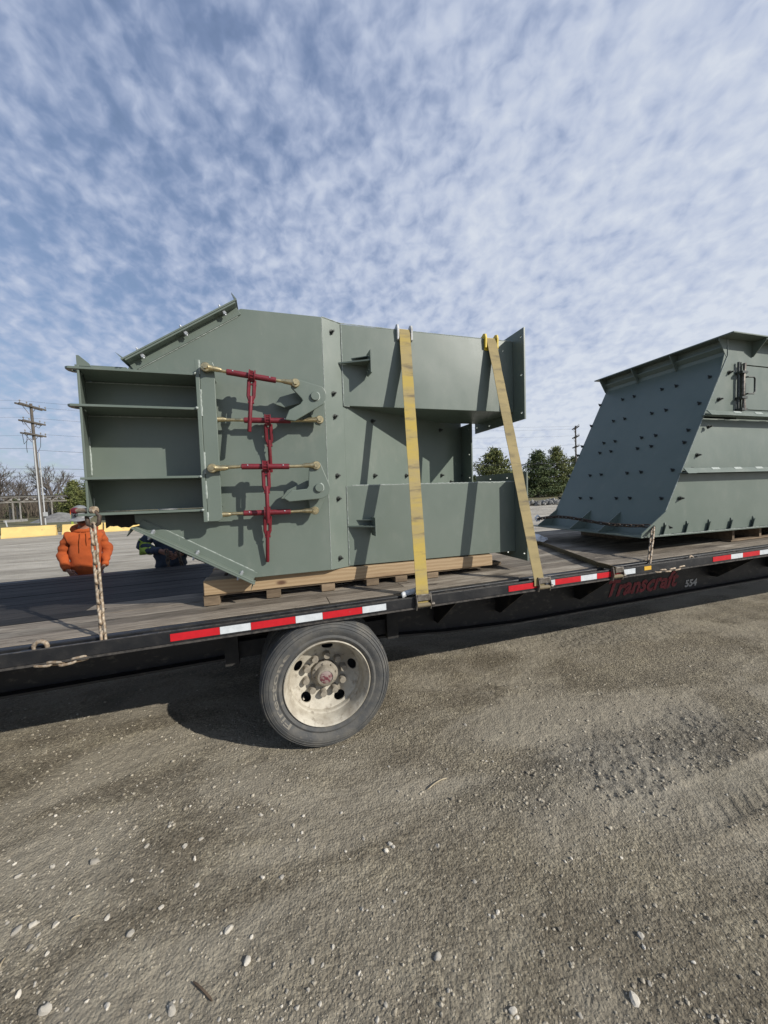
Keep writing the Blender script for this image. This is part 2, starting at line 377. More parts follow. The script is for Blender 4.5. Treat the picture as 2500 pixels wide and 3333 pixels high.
def rut(x, y, base, half):
    s = (x-base.x)*tN.x+(y-base.y)*tN.y; u = (x-base.x)*tD.x+(y-base.y)*tD.y
    s = s+.03*np.sin(u*1.3)
    band = 1-sstep(half*.85, half*1.1, np.abs(s))
    lug = np.abs(((u+np.abs(s)*.9+.02*vnoise(u*9, s*7))/.095) % 1-.5)*2
    grooves = (sstep(.70, .86, lug)*1.1-.35)
    cen = 1-sstep(.008, .016, np.abs(s))
    edge = np.exp(-((np.abs(s)-half*1.12)/.03)**2)
    vis = sstep(.36, .60, vnoise(u*1.3+3.3, s*1.0+5.1)+.12)*sstep(-.2, 1.0, u)*.8
    wob = .35+1.1*vnoise(u*4.1+s*9, s*6+2.2)
    return band*vis*(-.009+.007*grooves*wob+.004*cen)+.007*edge*vis*wob, band*vis*.7
def gheight(x, y):
    near = np.exp(-(np.maximum(0, np.hypot(x-1, y-2)-4)/4.0))
    h = .020*fbm(x, y, .8, 3)+near*(.012*fbm(x, y, 5, 3)+.010*fbm(x, y, 22, 3)+.010*fbm(x+7, y+3, 48, 2))
    pd = ((x-patchC.x)*tD.x+(y-patchC.y)*tD.y)/1.35; pn = ((x-patchC.x)*tN.x+(y-patchC.y)*tN.y)/.34
    pm_ = 1-sstep(.35, 1.25, np.hypot(pd, pn)+1.1*fbm(x, y, 3, 4))
    coarse = np.clip(pm_+.7*sstep(.1, .25, fbm(x+40, y+11, .9, 3))*sstep(1.2, 2.4, x), 0, 1)
    h = h+near*coarse*(.030*fbm(x+3, y+9, 30, 2)+.010*np.abs(fbm(x, y, 40, 2)))
    r1, b1 = rut(x, y, tA, .13); r2, b2 = rut(x, y, tA-tN*.30+tD*.25, .11); r2 = r2*.6; b2 = b2*.6; r3, b3 = rut(x, y, tA-tN*.95+tD*.6, .12); r3 = r3*.45; b3 = b3*.45
    b = np.clip(b1+b2+b3, 0, 1)
    h = h*(1-.75*b)+near*(r1+r2+r3)
    flat = np.exp(-(((x-.34)/.35)**2+((y-2.72)/.35)**2))
    return h*(1-flat)-.004*flat, coarse*(1-b), b
gx = grow(-3.1, 5.6, .0115, 2200); gy = grow(.55, 4.1, .0115, 2200)
GX, GY = np.meshgrid(gx, gy, indexing='xy')
GH, GC, GB = gheight(GX, GY)
nx, ny = len(gx), len(gy)
me = bpy.data.meshes.new('ground'); co = np.stack([GX, GY, GH], -1).reshape(-1, 3).astype(np.float32)
me.vertices.add(nx*ny); me.vertices.foreach_set('co', co.ravel())
ii = (np.arange(ny-1)[:, None]*nx+np.arange(nx-1)[None, :]).ravel()
quads = np.stack([ii, ii+1, ii+1+nx, ii+nx], -1).astype(np.int32)
me.loops.add(quads.size); me.loops.foreach_set('vertex_index', quads.ravel())
me.polygons.add(len(quads)); me.polygons.foreach_set('loop_start', np.arange(0, quads.size, 4, dtype=np.int32))
me.polygons.foreach_set('use_smooth', np.ones(len(quads), bool))
for nm, arr in (('coarse', GC), ('rut', GB)):
    at = me.attributes.new(nm, 'FLOAT', 'POINT'); at.data.foreach_set('value', arr.ravel().astype(np.float32))
me.update(); me.validate()
def ground_mat():
    m, t, b = nodes('gravel_dirt'); b.inputs['Roughness'].default_value = .92; b.inputs['Specular IOR Level'].default_value = .25
    tc = t.nodes.new('ShaderNodeTexCoord'); v = tc.outputs['Object']
    f1 = tnoise(t, .55, 5, .6, vec=v); f2 = tnoise(t, 3.5, 5, .65, (.6, 1, 1), vec=v); f3 = tnoise(t, 38, 5, .7, vec=v); f4 = tnoise(t, 150, 3, .7, vec=v)
    st = tnoise(t, .8, 6, .7, (.16, .9, 1), vec=v, dist=1.2)
    c = mix(t, ramp(t, f1, .38, .64), (.225, .195, .142), (.30, .265, .20))
    c = mix(t, ramp(t, f2, .45, .68), c, (.365, .322, .235))
    c = mix(t, ramp(t, f3, .42, .62), mix(t, 1.0, c, (.70, .69, .68), 'MULTIPLY'), c)
    vo = t.nodes.new('ShaderNodeTexVoronoi'); vo.inputs['Scale'].default_value = 75; L(t, v, vo.inputs[0])
    sx = t.nodes.new('ShaderNodeSeparateColor'); L(t, vo.outputs['Color'], sx.inputs[0])
    grain = mix(t, ramp(t, sx.outputs[0], 0, 1, False), (.52, .51, .50), (1.42, 1.41, 1.38))
    c = mix(t, .6, c, mix(t, 1.0, c, grain, 'MULTIPLY'))
    pk = ramp(t, tnoise(t, 1.25, 5, .62, (.55, 1.1, 1), vec=v, dist=.6), .40, .60)
    c = mix(t, mth(t, 'MULTIPLY', pk, .55), c, (.325, .292, .228))
    dp = ramp(t, tnoise(t, .8, 6, .7, (.6, 1, 1), vec=v, dist=.8), .54, .70)
    c = mix(t, mth(t, 'MULTIPLY', dp, .55), c, (.145, .128, .098))
    at = t.nodes.new('ShaderNodeAttribute'); at.attribute_name = 'coarse'
    dk = mix(t, ramp(t, sx.outputs[1], .2, .9), (.07, .068, .062), (.20, .19, .165))
    c = mix(t, mth(t, 'MULTIPLY', at.outputs['Fac'], .45), c, dk)
    ar = t.nodes.new('ShaderNodeAttribute'); ar.attribute_name = 'rut'
    c = mix(t, mth(t, 'MULTIPLY', ar.outputs['Fac'], .5), c, (.285, .26, .205))
    # the open lot behind is paler, packed in lengthwise streaks
    sy = t.nodes.new('ShaderNodeSeparateXYZ'); L(t, v, sy.inputs[0])
    far = ramp(t, sy.outputs[1], 5.2, 9.0)
    lot = mix(t, ramp(t, st, .36, .62), (.27, .243, .195), (.44, .40, .33))
    lot = mix(t, ramp(t, f2, .5, .75), lot, (.34, .31, .25))
    c = mix(t, far, c, lot)
    L(t, c, b.inputs['Base Color'])
    h = mth(t, 'ADD', mth(t, 'MULTIPLY', f3, .8), mth(t, 'ADD', mth(t, 'MULTIPLY', vo.outputs['Distance'], -.5), mth(t, 'MULTIPLY', f4, .5)))
    bump(t, b, mth(t, 'MULTIPLY', h, mth(t, 'SUBTRACT', 1.15, mth(t, 'MULTIPLY', pk, .7))), 1.0, .020); return m
M['ground'] = ground_mat()
me.materials.append(M['ground'])
tag(link('ground', me, None), 'brown gravel yard with tyre tracks under the trailer', 'ground', kind='structure')
def gz(x, y): return float(gheight(np.array([x]), np.array([y]))[0][0])

# loose stones: the larger ones singly, the small grit as one mass
M['stone'] = pm('pale_limestone_pebble', (.50, .465, .395), (.36, .325, .265), 40, .9, rand=.35, bumps=.3, bscale=120, c3=(.24, .21, .17), s3=30, lo3=.58, hi3=.72, coord='Generated')
stone_me = []
for k in range(7):
    mb = MB().blob((0, 0, 0), 1, seed=k+1, sub=2, amp=.30, scale=(1.08, .9, .72)); q = mb.mesh('pebble', smooth=38); q.materials.append(M['stone']); stone_me.append(q)
def sprinkle(n):
    out = []
    while len(out) < n:
        px = random.uniform(-60, 2560); py = random.uniform(2080, 3380)
        p = onZ(px, py, 0)
        if p.y > 4.6: continue
        out.append((p.x, p.y, px, py))
    return out
big_px = [(205, 1854), (80, 3035), (20, 2832), (60, 2850), (308, 2806), (174, 2820), (565, 3040-0), (985, 2972), (640, 2900)]
hand = [(310, 2805, .030), (172, 2818, .018), (62, 2850, .022), (1270, 2750, .020), (2065, 3255, .028), (1425, 3120, .026), (55, 3030, .028), (110, 3010, .024), (182, 3010, .020), (98, 3082, .020), (425, 3040, .024),
        (743, 3032, .026), (640, 2882, .018), (805, 3132, .024), (560, 3288, .028), (150, 3288, .030), (550, 3165, .014), (850, 2655, .018), (955, 2690, .016), (553, 2690, .018), (478, 2752, .018), (655, 2732, .018),
        (602, 2758, .018), (634, 2798, .015), (525, 2955, .018), (1620, 2975, .016), (1770, 2978, .015), (1545, 2875, .014), (1320, 2912, .013), (1425, 2755, .018), (1284, 2938, .012), (1670, 3295, .022), (2085, 3050, .02), (1515, 2360, .018), (1257, 2772, .017),
        (917, 2860, .018), (855, 2862, .016), (1178, 2962, .014), (285, 2885, .014), (430, 2870, .013), (1605, 2480, .012), (1280, 2760, .016), (350, 2990, .016), (60, 3240, .018), (350, 3280, .017), (2115, 3200, .014)]
grp = 'loose pale stones on the gravel'
def stone_obj(x, y, r, k):
    o = link('pebble', stone_me[k % 7], None); o.location = (x, y, gz(x, y)+r*.12); o.scale = (r, r*random.uniform(.75, 1.1), r*random.uniform(.8, 1.1))
    o.rotation_euler = (random.uniform(-.4, .4), random.uniform(-.4, .4), random.uniform(0, 6.28))
    if r > .0096: tag(o, 'larger whitish limestone stone standing out on the brown gravel', 'stone', 'larger stones on the gravel')
    else: tag(o, 'small pale limestone pebble lying loose on the brown gravel', 'stone', grp)
for k, (px, py, r) in enumerate(hand):
    p = onZ(px, py, 0); stone_obj(p.x, p.y, r*.66, k)
pts = [(x, y, random.uniform(.0045, .0095)) for (x, y, px, py) in sprinkle(900) if random.random() < (.62 if px < 1300 else .2)][:230]
for k, (x, y, r) in enumerate(pts): stone_obj(x, y, r, k)
gm = MB(); base = []
for k in range(5):
    b_ = bmesh.new(); bmesh.ops.create_icosphere(b_, subdivisions=1 if k < 1 else 1, radius=1)
    base.append(([v.co.copy()*(1+.5*mnoise.noise(v.co*1.5+Vector((k*5.1, 0, 0)))) for v in b_.verts], [tuple(v.index for v in f.verts) for f in b_.faces])); b_.free()
V = []; Fc = []; vo_ = 0
gp = sprinkle(15000)
xs = np.array([g[0] for g in gp]); ys = np.array([g[1] for g in gp]); hs_, cs_, _b = gheight(xs, ys)
cl_ = fbm(xs, ys, 1.7, 3)
for i, (x, y, px, py) in enumerate(gp):
    if _b[i] > .3 or (py > 2650 and random.random() < .5): continue
    if cl_[i] < -.10+random.uniform(-.12, .12) and cs_[i] < .3: continue
    r = min(.011, .0020+random.expovariate(1/.0019))*(1.25 if cs_[i] > .4 else 1)*(.75 if py > 2700 else 1)
    vv, ff = base[i % 5]; a = random.uniform(0, 6.28); ca, sa = cos(a), sin(a); sq = random.uniform(.5, .8)
    for q in vv: V.append((x+(q.x*ca-q.y*sa)*r*1.15, y+(q.x*sa+q.y*ca)*r, hs_[i]+r*.25+q.z*r*sq))
    for f in ff: Fc.append((f[0]+vo_, f[1]+vo_, f[2]+vo_))
    vo_ += len(vv)
gm.v = V; gm.f = Fc
M['grit'] = pm('mixed_grit', (.42, .375, .29), (.20, .172, .128), 28, .95, lo=.40, hi=.60)
tag(gm.build('gravel', M['grit'], fix=False), 'fine loose grit scattered over the brown dirt', 'gravel', kind='stuff')
def straw(px0, px1, bend, nm, label, r, mat):
    a = onZ(*px0, 0); b = onZ(*px1, 0); mid_ = (a+b)/2+Vector((bend, bend, .012))
    pts = [a*(1-t)**2+mid_*2*t*(1-t)+b*t*t+Vector((0, 0, gz(a.x, a.y)+.008)) for t in [k/8 for k in range(9)]]
    tag(MB().tube(pts, [r*.6]+[r]*7+[r*.4], 6).build(nm, mat, smooth=60), label, 'twig')
M['straw'] = pm('dry_straw', (.42, .36, .25), (.30, .24, .15), 30, .9); M['twig'] = pm('brown_twig', (.12, .085, .055), (.08, .055, .035), 30, .9)
straw((1393, 2572), (1455, 2536), .02, 'bent_straw', 'curved pale dry stem lying on the gravel below the trailer side', .004, M['straw'])
straw((630, 3202), (692, 3265), 0, 'brown_twig', 'straight brown twig lying on dark gravel', .004, M['twig'])
straw((232, 3000), (262, 2987), 0, 'straw_piece', 'short straight pale straw among the white stones', .003, M['straw'])
straw((-5, 3160), (18, 3118), 0, 'long_straw', 'thin pale straw blade leaning at the edge of pale stones', .003, M['straw'])

# ------------------------------------------------------------------ trailer
SL = .0177; X0, X1 = -4.6, 10.2
tr = thing('flatbed_trailer', (0, 2.55, 0), 'black drop deck flatbed trailer with wooden deck and red and white tape', 'trailer')
tr.rotation_euler = (0, -math.atan(SL), 0)
ZD = .995                                   # deck top where x = 0 (trailer axes)
def tb(): return MB()
tb().box(X0, X1, 2.55, 2.562, .918, .993).build('rub_rail', M['black'], tr, bevel=.003)
tb().box(X0, X1, 2.545, 2.575, .905, .9175).build('rail_lip', M['worn'], tr)
mb = tb()                                   # worn, bare top edge of the rub rail
mb.box(X0, X1, 2.5485, 2.5635, .9935, .997); mb.build('rail_edge', M['worn'], tr)
tb().box(X0, X1, 2.632, 2.69, .885, .996).build('side_channel', M['black'], tr, bevel=.006)
tb().box(X0, X1, 5.02, 5.08, .885, .997).build('side_channel', M['black'], tr)
tb().box(X0, X1, 5.13, 5.142, .918, .993).build('rub_rail', M['black'], tr)
x = -4.4; k = 0
while x < X1:
    tb().box(x-.045, x+.045, 2.5635, 2.631, .90, .985).build('stake_pocket', M['black'], tr)
    c = tb(); c.cyl((x+.30, 2.563, .955), (x+.30, 2.6315, .955), .022, n=8); c.build('pipe_spool', M['black'], tr, smooth=40)
    tb().box(x-.045, x+.045, 5.081, 5.1295, .90, .985).build('stake_pocket', M['black'], tr)
    x += .61
# planks run lengthwise
rows = 14; y = 2.695; wd = (5.015-2.695)/rows
for r in range(rows):
    cuts = sorted([X0]+[X0+(random.uniform(.15, .35)+j)*4.2 for j in range(1, 4)]+[X1])
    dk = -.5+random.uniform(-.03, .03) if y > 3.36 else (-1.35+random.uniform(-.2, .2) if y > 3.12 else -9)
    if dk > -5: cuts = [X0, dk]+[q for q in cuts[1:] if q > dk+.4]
    for a, b in zip(cuts[:-1], cuts[1:]):
        dz = random.uniform(-.003, .003)
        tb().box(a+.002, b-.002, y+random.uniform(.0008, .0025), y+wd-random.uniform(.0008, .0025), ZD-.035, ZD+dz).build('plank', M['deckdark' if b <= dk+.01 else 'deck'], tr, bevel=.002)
    y += wd
# frame rails, cross members, outriggers
prof = [(X0, .475), (-.9, .49), (.2, .50), (1.0, .455), (1.6, .40), (2.4, .365), (X1, .375)]
for (yy, s) in ((3.30, 1), (4.38, -1)):
    poly = [(px_, z_) for px_, z_ in prof]+[(X1, .905), (X0, .905)]
    tb().prism(poly, 'y', yy, yy+.012).build('beam_web', M['beam'], tr)
    mb = tb()
    for (a, za), (b, zb_) in zip(prof[:-1], prof[1:]):
        v = [(a, yy-.075, za), (b, yy-.075, zb_), (b, yy+.085, zb_), (a, yy+.085, za)]
        mb.add(v+[(p[0], p[1], p[2]-.018) for p in v], [(0, 1, 2, 3), (7, 6, 5, 4), (0, 4, 5, 1), (2, 6, 7, 3), (1, 5, 6, 2), (0, 3, 7, 4)])
    mb.build('beam_flange', M['black'], tr)
    tb().box(X0, X1, yy-.06, yy+.07, .906, .922).build('beam_flange', M['beam'], tr)
x = -4.3
while x < X1:
    tb().box(x-.02, x+.02, 2.695, 5.01, .923, .958).build('cross_member', M['beam'], tr)
    x += .41
for x in (-3.35, -2.1, 1.5, 2.20, 3.22, 5.4, 6.5, 7.2, 8.4):
    tb().prism([(2.70, .90), (3.299, .90), (3.299, .50), (3.22, .50)], 'x', x-.006, x+.006).build('outrigger', M['beam'], tr)
mb = tb(); mb.box(-.35, 1.0, 3.05, 3.12, .55, .68); mb.build('suspension_beam', M['dark'], tr)
tb().box(.92, 1.02, 3.0, 3.22, .52, .905).build('spring_hanger', M['dark'], tr)
tb().box(-.38, -.28, 3.0, 3.22, .52, .905).build('spring_hanger', M['dark'], tr)
m = MB(); m.cyl((.62, 2.98, .50), (.74, 2.98, .52), .085, n=16); m.build('brake_chamber', M['dark'], tr, smooth=40)
m = MB(); m.cyl((1.7, 3.55, .55), (2.5, 3.55, .55), .13, n=18); m.build('air_tank', M['dark'], tr, smooth=40)
mb = tb(); mb.cyl((.335, 2.9, .459), (.335, 4.8, .459), .065, n=14); mb.build('axle', M['dark'], tr, smooth=40)
# tape
tape = [(-.62, -.335, 1), (-.335, -.147, 0), (-.147, .14, 1), (.14, .323, 0), (.323, .607, 1), (.607, .787, 0), (1.829, 2.105, 1), (2.197, 2.29, 0), (2.29, 2.563, 1), (2.563, 2.74, 0), (2.74, 3.018, 1), (3.018, 3.19, 0),
        (4.212, 4.478, 1), (4.478, 4.657, 0), (4.657, 4.922, 1), (4.922, 5.10, 0), (5.10, 5.38, 1), (5.38, 5.56, 0), (5.56, 5.84, 1)]
for a, b, red in tape:
    tb().box(a+.001, b-.001, 2.5465, 2.5492, .932, .979).build('reflective_tape', M['tapered' if red else 'tapewhite'], tr)
tb().box(3.30, 3.385, 2.5465, 2.5492, .945, .981).build('yellow_sticker', M['sticker'], tr)
# lettering on the frame
def text_mesh(body, size, shear=0, bold=0, extrude=.001):
    cu = bpy.data.curves.new('t', 'FONT'); cu.body = body; cu.size = size; cu.shear = shear; cu.offset = bold; cu.extrude = extrude; cu.resolution_u = 3
    ob = bpy.data.objects.new('t', cu); col.objects.link(ob)
    dg = bpy.context.evaluated_depsgraph_get(); me = bpy.data.meshes.new_from_object(ob.evaluated_get(dg))
    bpy.data.objects.remove(ob); bpy.data.curves.remove(cu); return me
def place_text(me, name, x0, x1, z0, z1, y, mat, fn=None):
    co = np.array([v.co[:] for v in me.vertices]); mn = co.min(0); mx_ = co.max(0)
    for v in me.vertices:
        u = (v.co.x-mn[0])/(mx_[0]-mn[0]); w = (v.co.y-mn[1])/(mx_[1]-mn[1])
        if fn: w = fn(u, w)
        xx = x0+(x1-x0)*u; v.co = (xx, y-v.co.z-2.55, z0+(z1-z0)*w)
    me.materials.clear(); o = link(name, me, mat, tr); return o
def brush(u, w): return w+.035*sin(u*29)+.02*sin(u*53)
place_text(text_mesh('Transcraft', .2, .45, .006), 'lettering', 3.70, 4.83, .435, .635, 3.2955, M['textred'], brush)
place_text(text_mesh('554', .1, .22, .0035), 'fleet_number', 4.93, 5.15, .405, .495, 3.2955, M['textwhite'])

# wheel
def make_wheel(cy, out, name='wheel'):
    # cy: outer face plane, out=-1 faces the camera; local h runs inwards
    c = (.335, cy, .459); s = -out
    ty = [(.305, .030), (.318, .012), (.335, .004), (.350, .010), (.372, .000), (.392, -.006), (.402, -.004), (.404, .001), (.408, -.004), (.424, .002), (.426, .007), (.430, .003), (.440, .010), (.442, .015), (.446, .012), (.454, .024), (.455, .030), (.459, .030), (.4625, .045),
          (.4625, .075), (.454, .077), (.454, .086), (.464, .088), (.464, .118), (.455, .120), (.455, .130), (.464, .132), (.464, .165), (.455, .167), (.455, .176), (.4625, .178), (.4625, .205), (.455, .225), (.43, .242), (.36, .25), (.31, .22), (.302, .12)]
    w = MB().lathe([(r, h*s) for r, h in ty], c, 'y', 96, closed=True).build(name, M['rubber'], tr, smooth=35)
    return w
def rim_parts(w, cy, f):
    c = (.335, cy, .459)
    prof = [(.309, .030), (.309, .012), (.303, .006), (.297, .010), (.292, .022), (.283, .034), (.276, .05), (.270, .085), (.266, .110), (.260, .116), (.257, .125), (.256, .165)]
    MB().lathe(prof, c, 'y', 80).build('rim', M['rim'], w, smooth=35)
    holes = [circ(0, 0, .088, 36)]
    for k in range(5):
        a = radians(10+72*k); cx, cz = .212*cos(a), .212*sin(a)
        holes.append([(cx+(.043*cos(q))*-sin(a)+.030*sin(q)*cos(a), cz+(.043*cos(q))*cos(a)+.030*sin(q)*sin(a)) for q in [2*pi*j/20 for j in range(20)]])
    poly = circ(0, 0, .2575, 80); grid = []
    mb = MB().plate(poly, holes, 'y', 0, .012)
    mb.v = [(x+.335, y+cy+f-.062*min(1, max(0, (math.hypot(x, z)-.165)/.09)), z+.459) for x, y, z in mb.v]
    mb.build('wheel_disc', M['rim'], w, smooth=30)
    MB().lathe([(.25, f+.045), (.0, f+.045)], c, 'y', 30).build('brake_drum', M['dark'], w)
    MB().lathe([(.098, f+.01), (.098, f-.042), (.090, f-.050), (.074, f-.053), (.070, f-.090), (.062, f-.102), (.050, f-.106), (.050, f-.100), (.046, f-.100), (.0, f-.100)], c, 'y', 36).build('hub', M['rimdust'], w, smooth=35)
    MB().lathe([(.0459, f-.1015), (.040, f-.105), (.0, f-.106)], c, 'y', 28).build('hub_cap', M['hubred'], w, smooth=35)
    for k in range(10):
        a = radians(36*k+10); p = (.335+.143*cos(a), cy, .459+.143*sin(a))
        MB().lathe([(.029, f+.004), (.029, f-.006), (.0255, f-.010), (.025, f-.060), (.0225, f-.067), (0, f-.067)], p, 'y', 14).build('lug_nut', M['rimdust'], w, smooth=40)
    for k in range(8):
        a = radians(45*k+8); p = (.335+.083*cos(a), cy, .459+.083*sin(a))
        MB().lathe([(.007, f-.045), (.007, f-.060), (0, f-.062)], p, 'y', 6).build('hub_bolt', M['rimdust'], w)
    MB().tube([(.335-.165, cy+f+.0, .459-.165), (.335-.172, cy+f-.035, .459-.172), (.335-.165, cy+f-.06, .459-.15)], .005, 6).build('valve_stem', M['rim'], w)
W1 = make_wheel(2.55, -1); rim_parts(W1, 2.55, .212)
make_wheel(2.86, -1); make_wheel(4.54, -1); make_wheel(4.85, -1)
# raised sidewall lettering, bent round the tyre
lm = text_mesh('Firestone', .05, 0, .0006, .0012); co = np.array([v.co[:] for v in lm.vertices]); lx0, lx1 = co[:, 0].min(), co[:, 0].max()
for v in lm.vertices:
    u = (v.co.x-lx0)/(lx1-lx0); a = radians(222-88*u); r = .352+v.co.y*1.0
    v.co = (.335+r*cos(a), float(np.interp(r, [.335, .35, .372, .392], [.004, .010, 0, -.006]))-.0012-v.co.z, .459+r*sin(a))
lm.materials.clear(); link('sidewall_lettering', lm, M['letter'], W1)

# ------------------------------------------------------------------ main chute on its dunnage
ch = thing('steel_chute', (.4, 3.5, 1.15), 'grey green two legged steel chute with red ratchet binders strapped on timber', 'chute')
CS = .94; ch.scale = (CS, CS, CS); ch.location = (.376, 3.29, 1.189)
YA, YR = 3.15, 3.235                       # main panel plane, leg front plane
P_ = M['paint']
def cb_(): return MB()
body = [(-.93, 2.725), (-.95, 2.767), (-.158, 3.274), (.47, 3.277), (.47, 1.153), (-.148, 1.147), (-.97, 1.64), (-.97, 1.70), (-.48, 1.70), (-.48, 2.725)]
cb_().prism(body, 'y', YA, 3.65).build('main_panel', P_, ch, bevel=.004)
inc = lambda x: YA+.51*(x-.47)
cb_().prism([(.4705, YA+.0015), (.648, inc(.648)), (.648, 3.65), (.4705, 3.65)], 'z', 1.1535, 3.2765).build('transition_panel', P_, ch)
cb_().prism([(.6485, inc(.6485)), (2.245, inc(2.245)), (2.245, 4.15), (.6485, 4.15)], 'z', 1.75, 2.65).build('middle_panel', P_, ch)
cb_().box(.6487, 2.392, YR, 3.88, 2.573, 3.272).build('upper_leg', P_, ch, bevel=.004)
cb_().box(.6487, 2.392, YR, 3.88, 1.157, 1.872).build('lower_leg', P_, ch, bevel=.004)
def flange(y0, y1, z0, z1, iy0, iy1, iz0, iz1, x0, x1, nm):
    h = []
    for yy in (y0+.045, y1-.045):
        for k in range(3): h.append(circ(yy, z0+.07+(z1-z0-.14)*k/2, .013, 8))
    for zz in (z0+.045, z1-.045):
        for k in range(1, 3): h.append(circ(y0+(y1-y0)*k/3, zz, .013, 8))
    inner = [(iy0, iz0), (iy1, iz0), (iy1, iz1), (iy0, iz1)]
    cb_().plate([(y0, z0), (y1, z0), (y1, z1), (y0, z1)], h+[inner], 'x', x0, x1).build(nm, P_, ch)
flange(3.065, 3.98, 2.475, 3.345, 3.26, 3.85, 2.60, 3.24, 2.393, 2.408, 'end_flange')
flange(3.050, 3.98, 1.085, 1.965, 3.26, 3.85, 1.20, 1.84, 2.393, 2.408, 'end_flange')
h = [circ(3.87, z, .013, 8) for z in (1.95, 2.22, 2.50)]
cb_().plate([(3.82, 1.875), (4.2, 1.875), (4.2, 2.57), (3.82, 2.57)], h, 'x', 2.246, 2.26).build('end_flange', P_, ch)

# side duct with stiffener ribs
cb_().box(-1.262, -.481, 3.27, 3.6, 1.73, 2.69).build('duct_back', P_, ch)
cb_().prism([(-1.197, 2.988), (-1.183, 2.988), (-1.2625, 3.2695), (-1.2625, 3.6), (-1.2775, 3.6), (-1.2775, 3.2695)], 'z', 1.70, 2.715).build('duct_end_plate', P_, ch, bevel=.002)
cb_().box(-1.26, -.95, 3.12, 3.6, 2.7155, 2.76).build('duct_top_lip', P_, ch)
mb = cb_(); mb.prism([(-1.20, 2.7155), (-1.20, 2.785), (-1.185, 2.785), (-1.13, 2.735), (-1.12, 2.7155)], 'y', 3.0, 3.012); mb.build('corner_fin', P_, ch)
def rib(z, lug, nm='stiffener_rib'):
    # cut to the slanted end plate, with a rounded lug sticking out in front of it
    tip = -1.215 if lug else -1.19
    arc = [(tip-.055*sin(a), 3.035+.055*cos(a)) for a in [radians(q) for q in (15, 45, 75, 100)]]+[(tip-.05, 2.995), (tip-.03, 2.98)] if lug else [(tip-.03, 2.98)]
    poly = [(-.482, 2.98), (-.482, 3.2695), (-1.2615, 3.2695), (-1.205, 3.10)]+arc
    cb_().plate(poly, [circ(tip+.0, 3.031, .026, 14)] if lug else [], 'z', z-.008, z+.008).build(nm, P_, ch, bevel=.002)
rib(2.698, True); rib(2.452, True); rib(1.962, False); rib(1.716, True)
cb_().box(-.478, -.452, 2.975, 3.2695, 1.628, 2.80).build('stiffener_plate', P_, ch, bevel=.003)
r_ = .03
lugp = [(-.4505, 1.63), (-.352-r_, 1.63), (-.352-.009, 1.639), (-.352, 1.63+r_), (-.352, 2.80-r_), (-.361, 2.791), (-.352-r_, 2.80), (-.4505, 2.80)]
cb_().prism(lugp, 'y', 2.984, 3.012).build('lug_bar', P_, ch, bevel=.003)
for z in (1.75, 2.05, 2.4, 2.7): cb_().box(-.45, -.36, 3.0125, YA-.001, z-.01, z+.01).build('lug_web', P_, ch)
# wavy skirt under the duct; the rib's shade is put into its black
sk = [(-1.20, 1.705)]+[(-1.20+.60*k/24, 1.60+.02*k/24+.008*(k % 2)+.01*sin(k*.9)) for k in range(25)]+[(-.60, 1.705)]
cb_().prism(sk, 'y', 3.275, 3.295).build('shaded_skirt', M['dark'], ch)
cb_().box(-1.24, -.98, 3.30, 3.6, 1.66, 1.7075).build('duct_underside', P_, ch)

# welds
def weld(pts, r=.006, nm='weld_bead', parent=None):
    out = []; n = 0
    pts = [Vector(p) for p in pts]
    for a, b in zip(pts[:-1], pts[1:]):
        m = max(2, int((b-a).length/.02))
        for i in range(m): out.append(a.lerp(b, i/m))
    out.append(pts[-1])
    rr = [r*random.uniform(.55, 1.25) for _ in out]
    MB().tube(out, rr, 5).build(nm, M['weld'], parent or ch, smooth=70)
weld([(.6475, YR-.001, 3.27), (.6475, YR-.001, 2.57), (.70, YR+.005, 2.5715)], .005)
weld([(.70, YR+.003, 1.874), (2.39, YR+.003, 1.874)], .006); weld([(.647, YR-.001, 1.87), (.647, YR-.001, 1.16)], .004)
weld([(.472, YA+.002, 3.279), (.648, YR+.002, 3.279), (1.2, YR+.003, 3.275), (2.39, YR+.003, 3.275)], .004)
weld([(.471, YA, 3.27), (.471, YA, 1.16)], .0028)
for a, b in ((2.80, 2.70), (2.59, 2.40), (2.14, 1.98), (1.93, 1.80), (1.70, 1.635)):
    weld([(-.4515, 2.982, a), (-.4515, 2.982, b)], .008)
for a, b in ((2.28, 2.0), (1.83, 1.74)): weld([(-1.2605, 3.262, a), (-1.2605, 3.262, b)], .008)
weld([(-1.255, 3.267, 2.682), (-.49, 3.267, 2.682)], .004); weld([(-1.255, 3.267, 2.436), (-.49, 3.267, 2.436)], .004); weld([(-1.255, 3.267, 1.732), (-.49, 3.267, 1.732)], .003)
for z in (2.70, 2.455, 1.962, 1.716): MB().blob((-.48, 2.972, z), .011, seed=int(z*10), sub=1, amp=.3).build('weld_spot', M['weld'], ch, smooth=80)

